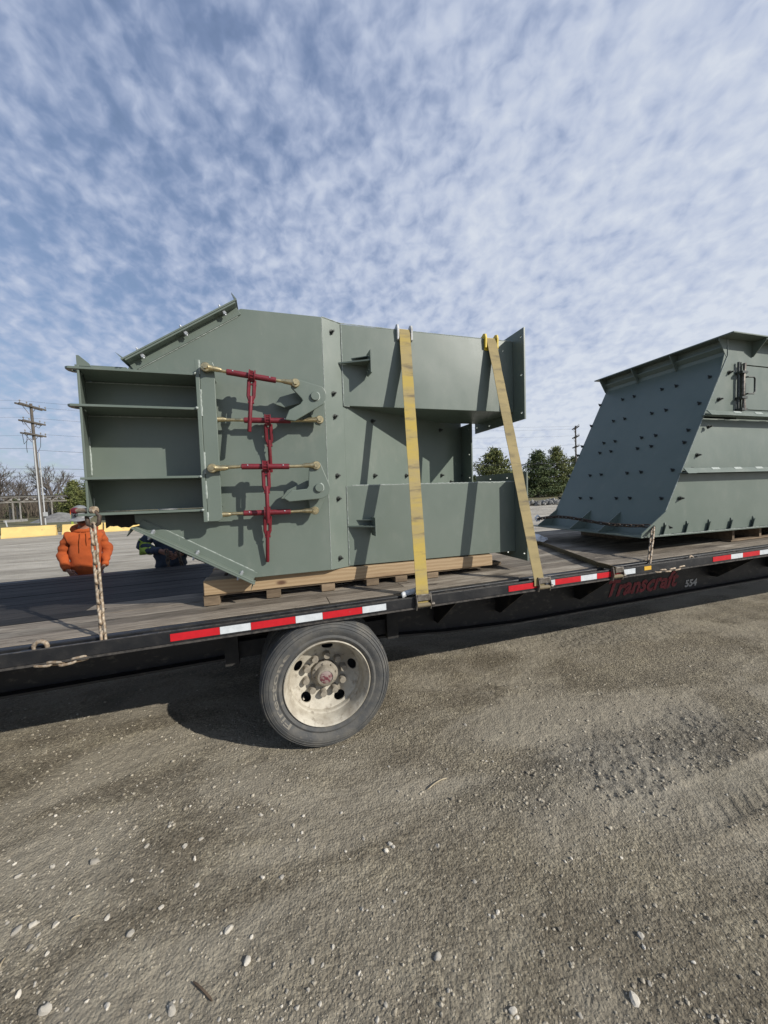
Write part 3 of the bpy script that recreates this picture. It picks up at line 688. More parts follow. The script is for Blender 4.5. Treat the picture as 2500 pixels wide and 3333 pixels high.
# diagonal hatch flanges, top and bottom
def hatch(a, b, sgn):
    a = Vector((a[0], 0, a[1])); b = Vector((b[0], 0, b[1])); d = (b-a).normalized(); n = Vector((-d.z, 0, d.x))*sgn
    def bar(u0, u1, n0, n1, y0, y1, nm, mat=P_, bevel=.002):
        v = []
        for y in (y0, y1):
            for (u, w) in ((u0, n0), (u1, n0), (u1, n1), (u0, n1)): q = a+d*u+n*w; v.append((q.x, y, q.z))
        MB().add(v, [(0, 1, 2, 3), (7, 6, 5, 4), (0, 4, 5, 1), (1, 5, 6, 2), (2, 6, 7, 3), (3, 7, 4, 0)]).build(nm, mat, ch, bevel=bevel)
    Ln = (b-a).length
    bar(.0, Ln-.02, -.045, .022, YA-.012, YA-.0005, 'hatch_angle')
    bar(.0, Ln-.02, .010, .022, YA-.085, YA-.0125, 'hatch_angle_leg')
    bar(-.02, Ln+.0, .0225, .034, YA-.09, 3.64, 'hatch_cover')
    bar(Ln*.42, Ln*.62, .0345, .055, YA+.05, YA+.2, 'hatch_clip')
    for u in (-.012, Ln-.008):
        q = a+d*u; t = [q+n*.034, q+n*.105-d*.012*(1 if u < .1 else -1), q+n*.034+d*.012]
        v = [(p.x, yy, p.z) for yy in (YA-.08, YA-.01) for p in t]
        v[1] = (v[1][0], YA-.05, v[1][2]); v[4] = (v[4][0], YA-.02, v[4][2])
        MB().add(v, [(0, 1, 2), (5, 4, 3), (0, 3, 4, 1), (1, 4, 5, 2), (2, 5, 3, 0)]).build('hatch_fin', P_, ch)
    for u in (.11, Ln*.5, Ln-.13):
        q = a+d*u; q.y = YA-.052
        m = MB(); m.cyl(q-n*.022, q+n*.062, .007, n=8); m.build('bolt', M['zinc'], ch, smooth=40)
        m = MB(); m.cyl(q-n*.014, q+n*.0095, .015, n=6); m.cyl(q+n*.0345, q+n*.048, .015, n=6); m.build('nut', M['zinc'], ch)
    weld([(a+d*.03+n*-.047+Vector((0, YA-.004, 0))), (a+d*(Ln-.05)+n*-.047+Vector((0, YA-.004, 0)))], .0035)
hatch((-.93, 2.782), (-.165, 3.275), 1)
hatch((-.155, 1.147), (-.955, 1.632), 1)

# end brackets on the legs
def bracket(tip, e0, e1, z, zz0, zz1):
    # horizontal triangular plate, end plate, and web
    cb_().prism([(tip, YR-.001 if tip > .65 else inc(tip)-.002), (e1, YR-.001), (e1, YR-.155)], 'z', z-.006, z+.006).build('bracket_plate', P_, ch)
    hl = [circ(YR-.10, z+.06, .009, 8), circ(YR-.045, z+.06, .009, 8), circ(YR-.10, z-.06, .009, 8), circ(YR-.045, z-.06, .009, 8)]
    cb_().plate([(YR-.001, zz0+.035), (YR-.03, zz0), (YR-.16, zz0), (YR-.16, zz1), (YR-.03, zz1), (YR-.001, zz1-.035)], hl, 'x', e1+.0005, e1+.013).build('bracket_end', P_, ch)
    cb_().prism([(e1-.13, YR-.0012), (e1-.0005, YR-.0012), (e1-.0005, YR-.09)], 'z', z+.05, z+.056).build('bracket_web', P_, ch)
bk = onY(*z4(415, 368), YR-.1); bracket(.61, 0, bk.x, bk.z, bk.z-.105, bk.z+.085)
bk = onY(*z5(448, 440), YR-.1); bracket(.64, 0, bk.x, bk.z, bk.z-.085, bk.z+.075)

# bolts through the receding panels
nin = Vector((.51, -1, 0)).normalized()
stud_me = None
def stud(p, n, parent, s=1.0):
    global stud_me
    if stud_me is None:
        m = MB(); m.cyl((0, 0, 0), (0, 0, .005), .024, n=10); m.cyl((0, 0, .005), (0, 0, .021), .0165, n=6); m.cyl((0, 0, .021), (0, 0, .044), .009, n=7)
        stud_me = m.mesh('bolt', smooth=30); stud_me.materials.append(M['bolt'])
    o = bpy.data.objects.new('bolt', stud_me); col.objects.link(o); o.parent = parent
    b = Vector(BASE[parent.name]); o.location = Vector(p)-b; o.rotation_euler = Vector(n).to_track_quat('Z', 'Y').to_euler(); o.scale = (s, s, s); BASE[o.name] = BASE[parent.name]
for q in [(163, 167), (177, 583), (187, 738), (203, 1137), (440, 770), (455, 1137), (667, 1137), (905, 1135), (1045, 860), (1047, 1135), (968, 1180), (895, 830)]:
    stud(onP(*z4(*q), (.47, YA, 2), nin), nin, ch, .92)
for q in [(210, 255), (222, 655)]: stud(onP(*z5(*q), (.47, YA, 2), nin), nin, ch, .92)

# hook plates on pivot pins
def hook(pts, fn, y, nm='hook_plate'):
    poly = [(p.x, p.z) for p in (onY(*fn(*q), y) for q in pts)]
    cb_().prism(poly, 'y', y-.012, y+.012).build(nm, P_, ch, bevel=.005)
FY, BY = 2.965, 3.062
def arcpx(cx, cy, r, a0, a1, n=7): return [(cx+r*cos(radians(a0+(a1-a0)*k/(n-1))), cy+r*sin(radians(a0+(a1-a0)*k/(n-1)))) for k in range(n)]
hook([(1150, 470), (1265, 590), (1277, 612), (1250, 650), (1130, 715), (1088, 818), (1195, 832), (1500, 652)]+arcpx(1420, 555, 112, 40, -55)+[(1250, 392), (1200, 375), (1160, 400)], zt, FY)
hook([(980, 655), (1030, 575), (1190, 528), (1300, 480), (1400, 450), (1500, 540), (1520, 640), (1510, 800), (1470, 880), (1420, 870), (1370, 790), (1330, 670), (1250, 645), (1080, 690)], zt, BY)
hook([(1345, 260), (1340, 440), (1320, 468), (1160, 485), (1070, 570), (1135, 607), (1470, 575)]+arcpx(1462, 462, 112, 70, -28)+[(1470, 195), (1415, 163), (1365, 195)], zb, FY)
hook([(1040, 575), (1110, 485), (1190, 445), (1320, 380), (1440, 360), (1520, 430), (1510, 580), (1450, 720), (1400, 730), (1355, 680), (1330, 560), (1130, 590)], zb, BY)
for q, fn in (((1412, 560), zt), ((1458, 455), zb)):
    p = onY(*fn(*q), 2.94)
    m = MB(); m.lathe([(.034, YA-.0005), (.034, 2.938), (.031, 2.934), (0, 2.934)], (p.x, 0, p.z), 'y', 24); m.build('pivot_pin', P_, ch, smooth=40)
    weld([(p.x+.036*cos(a), FY-.0115, p.z+.036*sin(a)) for a in [radians(x) for x in range(-80, 100, 30)]], .006)

# ratchet binders
def binder(l, b0, b1, r, rat, he, y, front, hy):
    l, b0, b1, r = [onY(*q, y) for q in (l, b0, b1, r)]; rat = onY(*rat, y); he = onY(*he, hy)
    d = (b1-b0).normalized()
    m = MB(); m.tube([b0, b0+d*.002, b1-d*.002, b1], [.018, .0215, .0215, .018], 14); bar = m.build('ratchet_binder', M['red'], ch, smooth=40)
    m = MB(); m.cyl(b0, l+d*.05, .0115, n=8); m.build('threaded_rod', M['gold'], bar, smooth=40)
    m = MB(); m.cyl(b1, r-d*.05, .0115, n=8); m.build('threaded_rod', M['gold'], bar, smooth=40)
    m = MB()
    for k in range(int(((l+d*.06)-b0).length/.007)): m.cyl(b0-d*(.004+.007*k), b0-d*(.0065+.007*k), .0135, n=7)
    for k in range(int(((r-d*.07)-b1).length/.007)): m.cyl(b1+d*(.004+.007*k), b1+d*(.0065+.007*k), .0135, n=7)
    m.build('rod_thread', M['gold'], bar, smooth=40)
    for e, s in ((l, 1), (r, -1)):
        m = MB(); m.tube([e+d*.105*s, e+d*.08*s, e+d*.045*s, e+d*.02*s], [.012, .019, .020, .026], 10); m.build('jaw_neck', M['gold'], bar, smooth=50)
        m = MB(); m.lathe([(.0, e.y-.018), (.029, e.y-.018), (.033, e.y-.014), (.033, e.y+.018), (.030, e.y+.022), (0, e.y+.022)], (e.x, 0, e.z), 'y', 18); m.build('jaw_eye', M['gold'], bar, smooth=40)
        m = MB(); m.lathe([(.0, e.y-.036), (.018, e.y-.036), (.018, e.y-.0182)], (e.x, 0, e.z), 'y', 6); m.build('jaw_bolt', M['gold'], bar)
    # ratchet cage: two ring plates, gear and a yoke down to the handle
    for s in (-1, 1):
        c = rat+d*.019*s
        m = MB(); m.tube([c-d*.004, c+d*.004], .047, 16); m.build('ratchet_ring', M['red'], bar, smooth=40)
        hd = (he-rat).normalized(); a = c+hd*.03; b = c+hd*.15; e = c+hd*.185-d*.012*s
        m = MB(); m.tube([a, b, e], [.014, .013, .011], 6); m.build('ratchet_yoke', M['red'], bar, smooth=40)
    m = MB(); m.cyl(rat-d*.014, rat+d*.014, .036, n=12)
    for k in range(12):
        t = Vector((0, cos(k*pi/6), sin(k*pi/6))); m.cyl(rat-d*.013+t*.037, rat+d*.013+t*.037, .006, n=5)
    m.build('ratchet_gear', M['red'], bar, smooth=30)
    hd = (he-rat).normalized()
    m = MB(); m.cyl(rat+hd*.06-d*.03, rat+hd*.06+d*.034, .008, n=6); m.cyl(rat+hd*.195-d*.02, rat+hd*.195+d*.024, .010, n=6); m.build('pawl_pin', M['red'], bar)
    m = MB(); m.tube([rat+hd*.15, rat+hd*.2, he-hd*.004, he], [.015, .0145, .0145, .012], 10); m.build('handle', M['red'], bar, smooth=40)
    for q in (b0+d*.045, b1-d*.045):
        m = MB(); m.cyl(q, q+Vector((0, -.024, .010)), .005, n=6); m.build('grease_nipple', M['zinc'], bar)
F_, B_ = 2.95, 3.055
binder(z2(865, 453), z2(990, 480), z2(1288, 531), z2(1403, 548), z2(1143, 507), z2(1127, 840), F_, 1, F_-.02)
binder(z2(900, 765), z2(1095, 770), z2(1375, 773), z2(1548, 768), z2(1238, 770), z2(1258, 1083), B_, 0, 3.12)
binder(z3(905, 229), z3(1080, 219), z3(1367, 218), z3(1528, 212), z3(1225, 218), z3(1240, 560), F_, 1, F_-.02)
binder(z3(930, 508), z3(1093, 499), z3(1375, 489), z3(1520, 482), z3(1236, 494), z3(1237, 790), B_, 0, 3.12)

# ------------------------------------------------------------------ dunnage under the chute
def deckz(x): return ZD+SL*x
def board(x0, x1, y0, y1, z0, z1, mat, nm, label, cat, group=None, slope=True, tilt=0):
    m = MB().box(x0, x1, y0, y1, 0, z1-z0)
    m.v = [(x, y, z+z0+(SL*(x-x0) if slope else 0)+tilt*(x-x0)) for x, y, z in m.v]
    return tag(m.build(nm, mat, bevel=.004), label, cat, group)
tx0, tx1 = onY(*z3(850, 905), 3.015).x, onY(*z5(1250, 640), 3.015).x
bz = 1.072
for y0, lab in ((3.015, 'long pale pine timber beam carrying the front edge of the two legged chute'), (3.50, 'pine timber beam under the far side of the two legged chute')):
    m = MB().prism([(tx0, bz), (tx1, bz+.014), (tx1, 1.1855), (tx0, 1.1845)], 'y', y0, y0+.14)
    tag(m.build('timber_beam', M['timber'], bevel=.006), lab, 'timber')
for k in range(3):
    xx = tx0+.14*k
    tag(MB().box(xx+.01, xx+.125, 3.1565, 3.4985, bz+.01, 1.178).build('timber_block', M['pallet'], bevel=.006), 'short dark timber block standing between the two long beams', 'timber', 'cross blocks between the beams')
pal = thing('low_pallet', (0, 3.4, deckz(.3)), 'flattened grey wooden pallet with stringers under the pine timber beam', 'pallet')
for yy in (3.03, 3.27, 3.52):
    m = MB().box(tx0-.01, tx1-.12, yy, yy+.085, -.0135, -.0005); m.v = [(x, y, z+bz+.014*(x-tx0)/(tx1-tx0)) for x, y, z in m.v]; m.build('top_board', M['pallet'], pal, bevel=.002)
for xx in (tx0+.05, tx0+.50, .42, .80, 1.06, 1.36):
    MB().box(xx-.055, xx+.055, 3.022, 3.66, deckz(xx)+.0045, bz-.0142+.0070*(xx-tx0)).build('stringer', M['pallet'], pal, bevel=.003)
m = MB().box(tx1-.06, tx1+.22, 3.20, 3.31, 0, .03); m.v = [(x, y, z+deckz(x)+.005) for x, y, z in m.v]
tag(m.build('board_offcut', M['pallet'], bevel=.003), 'thin grey board poking out past the pine beam end', 'board')
m = MB().box(tx1-.10, tx1+.20, 3.36, 3.48, 0, .09); m.v = [(x, y, z+deckz(x)+.005) for x, y, z in m.v]
tag(m.build('wood_block', M['dark'], bevel=.004), 'dark block lying behind the pine beam end', 'block')

# ------------------------------------------------------------------ hopper further along the deck
hp = thing('steel_hopper', (5.5, 3.6, 1.256), 'tall grey green steel hopper with slanted bolted side on pallets', 'hopper')
HY0, HY1, HX1 = 2.89, 4.45, 8.6
SXZ = (4.946-4.015)/(3.217-1.509)
def hx(z): return 4.015+SXZ*(z-1.509)
zbot = 1.258
prof_l = [(hx(zbot), zbot), (4.946, 3.217), (4.94, 3.39)]
# slanted side plate (outline in x,z swept through y)
m = MB().prism(prof_l+[(4.952, 3.39), (4.958, 3.217), (hx(zbot)+.012, zbot)], 'y', HY0, HY1); m.build('side_plate', P_, hp)
# front shell: lower, bulged middle, upper
def front_panel(z0, z1, yfun, nm, n=10):
    m = MB(); v = []; f = []
    for k in range(n+1):
        z = z0+(z1-z0)*k/n; y = yfun(k/n)
        v += [(hx(min(z, 3.217))+.0125, y, z), (HX1, y, z), (hx(min(z, 3.217))+.0125, y+.012, z), (HX1, y+.012, z)]
    for k in range(n):
        a, b = 4*k, 4*(k+1); f += [(a, a+1, b+1, b), (a+2, b+2, b+3, a+3), (a, b, b+2, a+2), (a+1, a+3, b+3, b+1)]
    f += [(0, 2, 3, 1), (4*n, 4*n+1, 4*n+3, 4*n+2)]
    m.add(v, f); return m.build(nm, P_, hp, smooth=30)
front_panel(1.262, 1.90, lambda t: HY0+.002+.012*t, 'lower_panel', 2)
front_panel(1.935, 2.515, lambda t: HY0-.004+.05*(1-t)**1.2*0+.055*(1-sin(pi*min(1, .25+.75*t)))*0+.045*(t**1.6), 'middle_panel', 12)
front_panel(2.56, 3.39, lambda t: HY0+.004, 'upper_panel', 2)
MB().box(5.2, HX1, HY0+.05, HY1, 1.27, 3.38).build('hopper_core', P_, hp)
# ledges
for z, xo in ((2.525, .0), (1.905, .0)):
    x0 = hx(z)-.03
    m = MB(); m.prism([(HY0-.10, z+.002), (HY0-.055, z+.055), (HY0-.049, z+.052), (HY0-.088, z+.009), (HY0+.001, z+.009), (HY0+.001, z+.002)], 'x', x0, HX1)
    m.build('ledge', P_, hp, bevel=.0015)
    MB().prism([(HY0-.106, z-.002), (HY0-.058, z+.058), (HY0-.0555, z+.0555), (HY0-.1005, z+.0015)], 'x', x0-.001, x0+.13).build('ledge_end', P_, hp)
    for k in range(6):
        xx = x0+.42+.36*k
        MB().prism([(HY0-.074, z+.036), (HY0-.055, z+.059), (HY0-.048, z+.056), (HY0-.069, z+.032)], 'x', xx, xx+.12).build('weld_pad', M['weld'], hp)
# top flange with gussets
tz = 3.391
MB().box(4.80, HX1, HY0-.14, HY1+.08, tz, tz+.014).build('top_flange', P_, hp, bevel=.002)
for yy in (2.891, 3.42, 3.93, 4.44):
    m = MB().prism([(4.815, tz-.001), (4.9385, tz-.001), (4.9385, tz-.19), (4.925, tz-.19), (4.815, tz-.02)], 'y', yy, yy+.01); m.build('gusset', P_, hp)
for xx in (5.36, 6.0, 6.7):
    m = MB().prism([(HY0-.13, tz-.001), (HY0+.003, tz-.001), (HY0+.003, tz-.17), (HY0-.01, tz-.17), (HY0-.13, tz-.02)], 'x', xx, xx+.01); m.build('gusset', P_, hp)
m = MB().prism([(4.90, tz-.075), (4.955, tz-.075), (4.955, tz-.10), (4.94, tz-.13), (4.90, tz-.085)], 'y', HY0+.012, HY1-.01); m.build('stiffener_bar', P_, hp)
# base flange, its gussets and the holed corner plate
MB().box(3.64, HX1, HY0-.03, HY1+.08, zbot-.014, zbot-.001).build('base_flange', P_, hp, bevel=.002)
m = MB(); m.plate([(3.66, zbot), (hx(zbot)+.004, zbot), (4.02, 1.512), (3.675, zbot+.03)], [circ(*(lambda p: (p.x, p.z))(onY(2126, 1718, HY0-.005)), .026, 12)], 'y', HY0-.012, HY0-.001); m.build('corner_plate', P_, hp)
def side_gusset(yy):
    h_ = .23; m = MB().prism([(3.66, zbot), (hx(zbot)-.0005, zbot), (hx(zbot+h_)-.0005, zbot+h_), (3.66, zbot+.012)], 'y', yy, yy+.01); m.build('gusset', P_, hp)
for yy in (3.40, 3.83, 4.42): side_gusset(yy)
for k in range(8):
    xx = onY(*z7(1000+140*k, 350), HY0).x if k < 5 else 5.5+.33*(k-4)
    m = MB().prism([(HY0-.028, zbot), (HY0+.0005, zbot), (HY0+.0005, zbot+.13), (HY0-.005, zbot+.13), (HY0-.028, zbot+.02)], 'x', xx, xx+.01)
    m.v = [(x, y, z) for x, y, z in m.v]; m.build('base_gusset', P_, hp)
    m = MB().prism([(xx-.05, zbot), (xx+.06, zbot), (xx+.01, zbot+.11), (xx-.01, zbot+.11)], 'y', HY0-.03, HY0-.022); m.build('gusset', P_, hp)
weld([(hx(1.52)+.004, HY0-.002, 1.52), (4.95, HY0-.002, 3.21), (4.945, HY0-.002, 3.385)], .005, parent=hp)
weld([(hx(zbot)+.02, HY0-.03, zbot+.002), (HX1, HY0-.03, zbot+.002)], .004, parent=hp)
# bolts on the slanted side and the front
ns = Vector((-1, 0, SXZ)).normalized()
B6 = [(527, 662), (680, 625), (758, 604), (945, 556), (1042, 533), (1268, 472), (1340, 293), (1105, 370), (1012, 397), (820, 455), (742, 480), (585, 527), (468, 803), (618, 770), (694, 754), (877, 718), (973, 696), (1197, 650), (406, 941), (553, 918), (629, 906), (808, 882), (903, 867), (1123, 831),
      (378, 1002), (526, 985), (601, 974), (780, 955), (873, 940), (1096, 914), (317, 1143), (460, 1137), (535, 1131), (710, 1121), (804, 1114), (1017, 1100)]
sidept = (4.015, 3, 1.509)
for q in B6:
    stud(onP(*z6(*q), sidept, ns), ns, hp, .85)
for q in [(337, 140), (468, 140), (537, 140), (697, 141), (783, 140), (983, 142)]: stud(onP(*z7(*q), sidept, ns), ns, hp, .85)
for q in [(1398, 440), (1327, 622), (1253, 808), (1180, 998), (1142, 1092)]:
    stud(onY(*z6(*q), HY0), (0, -1, 0), hp, 1.0)
for q in [(1100, 140), (1025, 325)]: stud(onY(*z7(*q), HY0), (0, -1, 0), hp, 1.0)
# access door with hinge and pull handle
dx0, dz0, dz1 = 5.10, 2.62, 3.11
MB().box(dx0+.07, 6.3, HY0-.013, HY0+.0035, dz0, dz1).build('access_door', P_, hp, bevel=.003)
MB().box(dx0+.055, 6.32, HY0-.016, HY0+.0035, dz1+.012, dz1+.035).build('door_frame', P_, hp)
MB().box(dx0+.055, 6.32, HY0-.016, HY0+.0035, dz0-.03, dz0-.012).build('door_frame', P_, hp)
m = MB(); m.cyl((dx0, HY0-.02, dz0-.05), (dx0, HY0-.02, dz1+.03), .013, n=8); m.build('door_latch_bar', M['bolt'], hp, smooth=40)
m = MB(); m.tube([(dx0+.045, HY0-.05, dz0-.02), (dx0+.042, HY0-.05, dz0+.14), (dx0+.03, HY0-.05, dz0+.15), (dx0+.03, HY0-.05, dz1-.12), (dx0+.042, HY0-.05, dz1-.10), (dx0+.045, HY0-.05, dz1+.01)], [.022, .012, .017, .017, .012, .018], 8); m.build('latch_rod', M['winch'], hp, smooth=40)
for zz in (dz0+.12, dz1-.09, dz0-.01): m = MB(); m.box(dx0-.014, dx0+.075, HY0-.068, HY0+.002, zz-.012, zz+.012); m.build('latch_bracket', M['bolt'], hp)
m = MB(); m.tube([(dx0+.09, HY0-.012, dz0+.16), (dx0+.09, HY0-.06, dz0+.165), (dx0+.17, HY0-.07, dz0+.165), (dx0+.185, HY0-.07, dz0+.19), (dx0+.185, HY0-.07, dz1-.16), (dx0+.17, HY0-.07, dz1-.14), (dx0+.09, HY0-.06, dz1-.14), (dx0+.09, HY0-.012, dz1-.135)], .009, 8); m.build('pull_handle', M['bolt'], hp, smooth=50)
# pallets under the hopper
def pallet(x0, x1, y0, y1, label, zt_):
    zb0 = deckz((x0+x1)/2)
    p = thing('wooden_pallet', ((x0+x1)/2, (y0+y1)/2, zb0), label, 'pallet')
    n = 7
    for k in range(n):
        yy = y0+(y1-y0-.10)*k/(n-1)
        MB().box(x0, x1, yy, yy+.10, zt_-.018, zt_-.0005).build('top_board', M['pallet'], p, bevel=.002)
        if k in (0, 3, 6):
            mb = MB().box(x0, x1, yy, yy+.10, 0, .016); mb.v = [(x, y, z+deckz(x)+.0045) for x, y, z in mb.v]; mb.build('bottom_board', M['pallet'], p, bevel=.002)
    for xx in (x0+.02, (x0+x1)/2-.02, x1-.06):
        mb = MB().box(xx, xx+.04, y0+.002, y1-.002, deckz(xx)+.021, zt_-.0185); mb.build('stringer', M['pallet'], p, bevel=.003)
p0 = onZ(*z7(1425, 418), 1.088)
pallet(p0.x, p0.x+1.05, p0.y, p0.y+1.1, 'worn wooden pallet at the hopper front edge beyond the chain', zbot-.0145)
pallet(p0.x+1.35, p0.x+2.4, p0.y+.02, p0.y+1.12, 'wooden pallet carrying the far end of the hopper', zbot-.0145)
mb = MB().box(4.4, 4.9, 3.75, 4.4, 0, zbot-.0145-deckz(4.65)-.012); mb.v = [(x, y, z+deckz(x)+.0045) for x, y, z in mb.v]
tag(mb.build('timber_block', M['pallet'], bevel=.005), 'dark timber block supporting the slanted side of the hopper', 'timber')

# ------------------------------------------------------------------ straps
def ribbon(pts, wdir, w, th, nm, mat, parent=None, wav=0, seed=0):
    pts = [Vector(p) for p in pts]; fine = []
    for a, b in zip(pts[:-1], pts[1:]):
        n = max(1, int((b-a).length/.05))
        for k in range(n): fine.append(a.lerp(b, k/n))
    fine.append(pts[-1]); v = []; f = []
    for i, p in enumerate(fine):
        t = (fine[min(i+1, len(fine)-1)]-fine[max(i-1, 0)]).normalized(); wd_ = Vector(wdir); wd_ = (wd_-t*wd_.dot(t)).normalized(); nn = t.cross(wd_)
        tw = wav*mnoise.noise(Vector((i*.12, seed, 0)))
        e = .0025*mnoise.noise(Vector((i*.4, seed+4, 0)))
        for (s, q) in ((-1, -1), (1, -1), (1, 1), (-1, 1)):
            v.append(p+wd_*s*(w/2+e)+nn*(q*th/2+tw*s))
    m = len(fine)
    for i in range(m-1):
        a, b = 4*i, 4*(i+1)
        for k in range(4): f.append((a+k, a+(k+1) % 4, b+(k+1) % 4, b+k))
    f += [(0, 1, 2, 3), tuple(range(4*m-4, 4*m))[::-1]]
    return MB().add(v, f).build(nm, mat, parent)
def strap(xb, xt, mat, label, seed, pmat, plabel, pw, tagname):
    zb_ = deckz(xb); top = 1.189+CS*(3.272-1.15); YR = 3.29+CS*(3.235-3.5); YB = 3.29+CS*(3.88-3.5)
    path = [(xb, 2.538, zb_-.045), (xb, 2.5425, zb_+.01), (xt, YR-.012, top+.004), (xt, YR+.02, top+.016), (xt, YB-.02, top+.016), (xt, YB+.02, top), (xb, 5.15, zb_+.0), (xb, 5.155, zb_-.05)]
    s = ribbon(path, (1, 0, 0), .098, .004, 'tie_down_strap', mat, None, .004, seed); tag(s, label, 'strap')
    # corner protector: two legs with raised ears
    cp = thing('corner_protector', (xt, YR, top), plabel, 'protector')
    w2 = .053
    m = MB(); m.box(xt-.07, xt+.07, YR-.0075, YR-.0015, top-.09 if pw else top-.105, top+.004); m.build('front_leg', pmat, cp, bevel=.002)
    m = MB(); m.box(xt-.07, xt+.07, YR-.0075, YR+.10, top+.0045, top+.011); m.build('top_leg', pmat, cp, bevel=.002)
    for s_ in (-1, 1):
        xe = xt+s_*.0615
        m = MB().prism([(YR-.0078, top-.09), (YR-.024, top-.085), (YR-.030, top+.005), (YR-.020, top+.040), (YR+.010, top+.050), (YR+.035, top+.035), (YR+.09, top+.022), (YR+.09, top+.0112), (YR-.0078, top+.0112)], 'x', xe-.009, xe+.009); m.build('guide_ear', pmat, cp, bevel=.003)
def winch(x, label):
    zb_ = deckz(x); w = thing('strap_winch', (x, 2.54, zb_-.1), label, 'winch')
    for s in (-1, 1): MB().prism([(2.5635, zb_-.035), (2.545, zb_+.024), (2.527, zb_+.022), (2.515, zb_-.04), (2.530, zb_-.098), (2.5445, zb_-.098)], 'x', x+s*.0575-.004, x+s*.0575+.004).build('side_plate', M['winch'], w, bevel=.002)
    MB().box(x-.053, x+.053, 2.522, 2.53, zb_-.028, zb_+.021).build('cover_plate', M['winch'], w, bevel=.003)
    m = MB(); m.cyl((x-.053, 2.536, zb_-.062), (x+.053, 2.536, zb_-.062), .017, n=12); m.build('drum', M['strap3'], w, smooth=40)
    m = MB(); m.cyl((x+.062, 2.534, zb_-.062), (x+.085, 2.534, zb_-.062), .016, n=10); m.build('ratchet_cap', M['winch'], w, smooth=40)
strap(1.055, 1.158, M['strap'], 'bright yellow webbing strap drawn over both legs of the chute beside the brackets', 1, M['protw'], 'grey white corner protector under the bright yellow strap', 1, 'a')
strap(2.105, 2.008, M['strap2'], 'grimy tan webbing strap over the chute beside the end flanges', 5, M['proty'], 'yellow plastic corner protector under the grimy tan strap', 0, 'b')
winch(1.06, 'rusty strap winch on the rail below the bright yellow strap'); winch(2.15, 'strap winch on the rail below the grimy tan strap'); winch(2.945, 'strap winch on the rail holding the flat slack strap')
a = onZ(*z7(215, 443), 1.05); zb_ = deckz(2.92)
s3 = ribbon([(2.93, 2.538, zb_-.04), (2.92, 2.543, zb_+.012), (2.89, 2.60, zb_+.022), (2.86, 2.66, zb_+.030), (a.x+.01, a.y, deckz(a.x)+.03), (a.x-.1, a.y+.45, deckz(a.x)+.012), (a.x-.15, 4.4, deckz(a.x)+.010)], (.6, .35, -.75), .07, .004, 'slack_strap', M['strap3'], None, .006, 9)
tag(s3, 'dull brown strap lying slack across the deck towards the hopper', 'strap')
# loose cloth tail by the first winch
p = onY(*z5(700, 885), 2.60)
m = MB(); n = 9
for i in range(n):
    for j in range(5):
        u, w_ = i/(n-1), j/4; m.v.append((p.x-.07+.13*u, 2.595+.05*w_+.01*sin(u*6), deckz(p.x)-.03+.055*sin(pi*min(1, w_*.9+.1))+.045*u*(1-w_*.3)))
for i in range(n-1):
    for j in range(4): m.f.append((i*5+j, i*5+5+j, i*5+6+j, i*5+1+j))
o = m.build('rag', M['protw'], smooth=80); sm = o.modifiers.new('thick', 'SOLIDIFY'); sm.thickness = .004
tag(o, 'small pale rag tucked behind the rail beside the yellow strap winch', 'rag')
# white plastic bag on the deck
bc = onZ(*z7(215, 430), 1.035)
m = MB().blob((0, 0, 0), 1, seed=3, sub=4, amp=.12)
v2 = []
for (x, y, z) in m.v:
    q = Vector((x, y, z)); k = 1+.28*mnoise.noise(q*2.1)+.12*mnoise.noise(q*6)
    X, Y_, Z_ = x*.14*k, y*.11*k, max(-.03, z*.085*k*(1-.5*max(0, x)))
    v2.append((bc.x-.06+X+.05*max(0, x)**2, bc.y+.05+Y_, deckz(bc.x)+.036+Z_))
m.v = v2; tag(m.build('plastic_bag', M['bag'], smooth=60), 'crumpled white plastic bag on the deck behind the tan strap', 'bag')

# ------------------------------------------------------------------ chains, hooks, shackle
link_me = {}
def chain_link(kind, pitch, wr):
    if kind not in link_me:
        h = pitch/2; r = wr*1.75; pts = []
        for k in range(7): a = -pi/2+pi*k/6; pts.append((r*sin(a)*1.0 if 0 else r*cos(a+pi/2)*-1, 0, 0))
        pts = [(r*cos(a), 0, h-r*.45+r*sin(a)+wr*.4) for a in [pi*k/5 for k in range(6)]]+[(-r*cos(a), 0, -h+r*.45-r*sin(a)-wr*.4) for a in [pi*k/5 for k in range(6)]]
        me = MB().tube(pts, wr, 6, closed=True).mesh('link', smooth=70); me.materials.append(M[kind]); link_me[kind] = me
    return link_me[kind]
def chain(path, pitch, wr, kind, label, sag=0):
    path = [Vector(p) for p in path]; root = thing('chain', path[0], label, 'chain')
    seg = [(b-a).length for a, b in zip(path[:-1], path[1:])]; tot = sum(seg); n = max(2, int(tot/pitch))
    me = chain_link(kind+'' if 1 else kind, pitch, wr)
    def at(d):
        for (a, b), s in zip(zip(path[:-1], path[1:]), seg):
            if d <= s: return a.lerp(b, d/s), (b-a).normalized()
            d -= s
        return path[-1], (path[-1]-path[-2]).normalized()
    for k in range(n):
        p, t = at((k+.5)*tot/n); o = bpy.data.objects.new('link', me); col.objects.link(o); o.parent = root
        o.location = p-path[0]; q = t.to_track_quat('Z', 'Y'); o.rotation_mode = 'QUATERNION'
        o.rotation_quaternion = q @ Matrix.Rotation((pi/2 if k % 2 else 0)+.75+random.uniform(-.16, .16), 3, 'Z').to_quaternion()
        BASE[o.name] = BASE[root.name]
    return root
sh = Vector((-1.150, 2.850, 1.721))
ctop = Vector((sh.x+.052, sh.y-.045, sh.z-.062))
cbot = Vector((-1.005, 2.60, deckz(-1.0)-.03))
chain([ctop, ctop.lerp(cbot, .5)+Vector((.0, 0, 0)), cbot], .058, .0085, 'chain', 'pale rusty chain hanging from the duct shackle down to the rail')
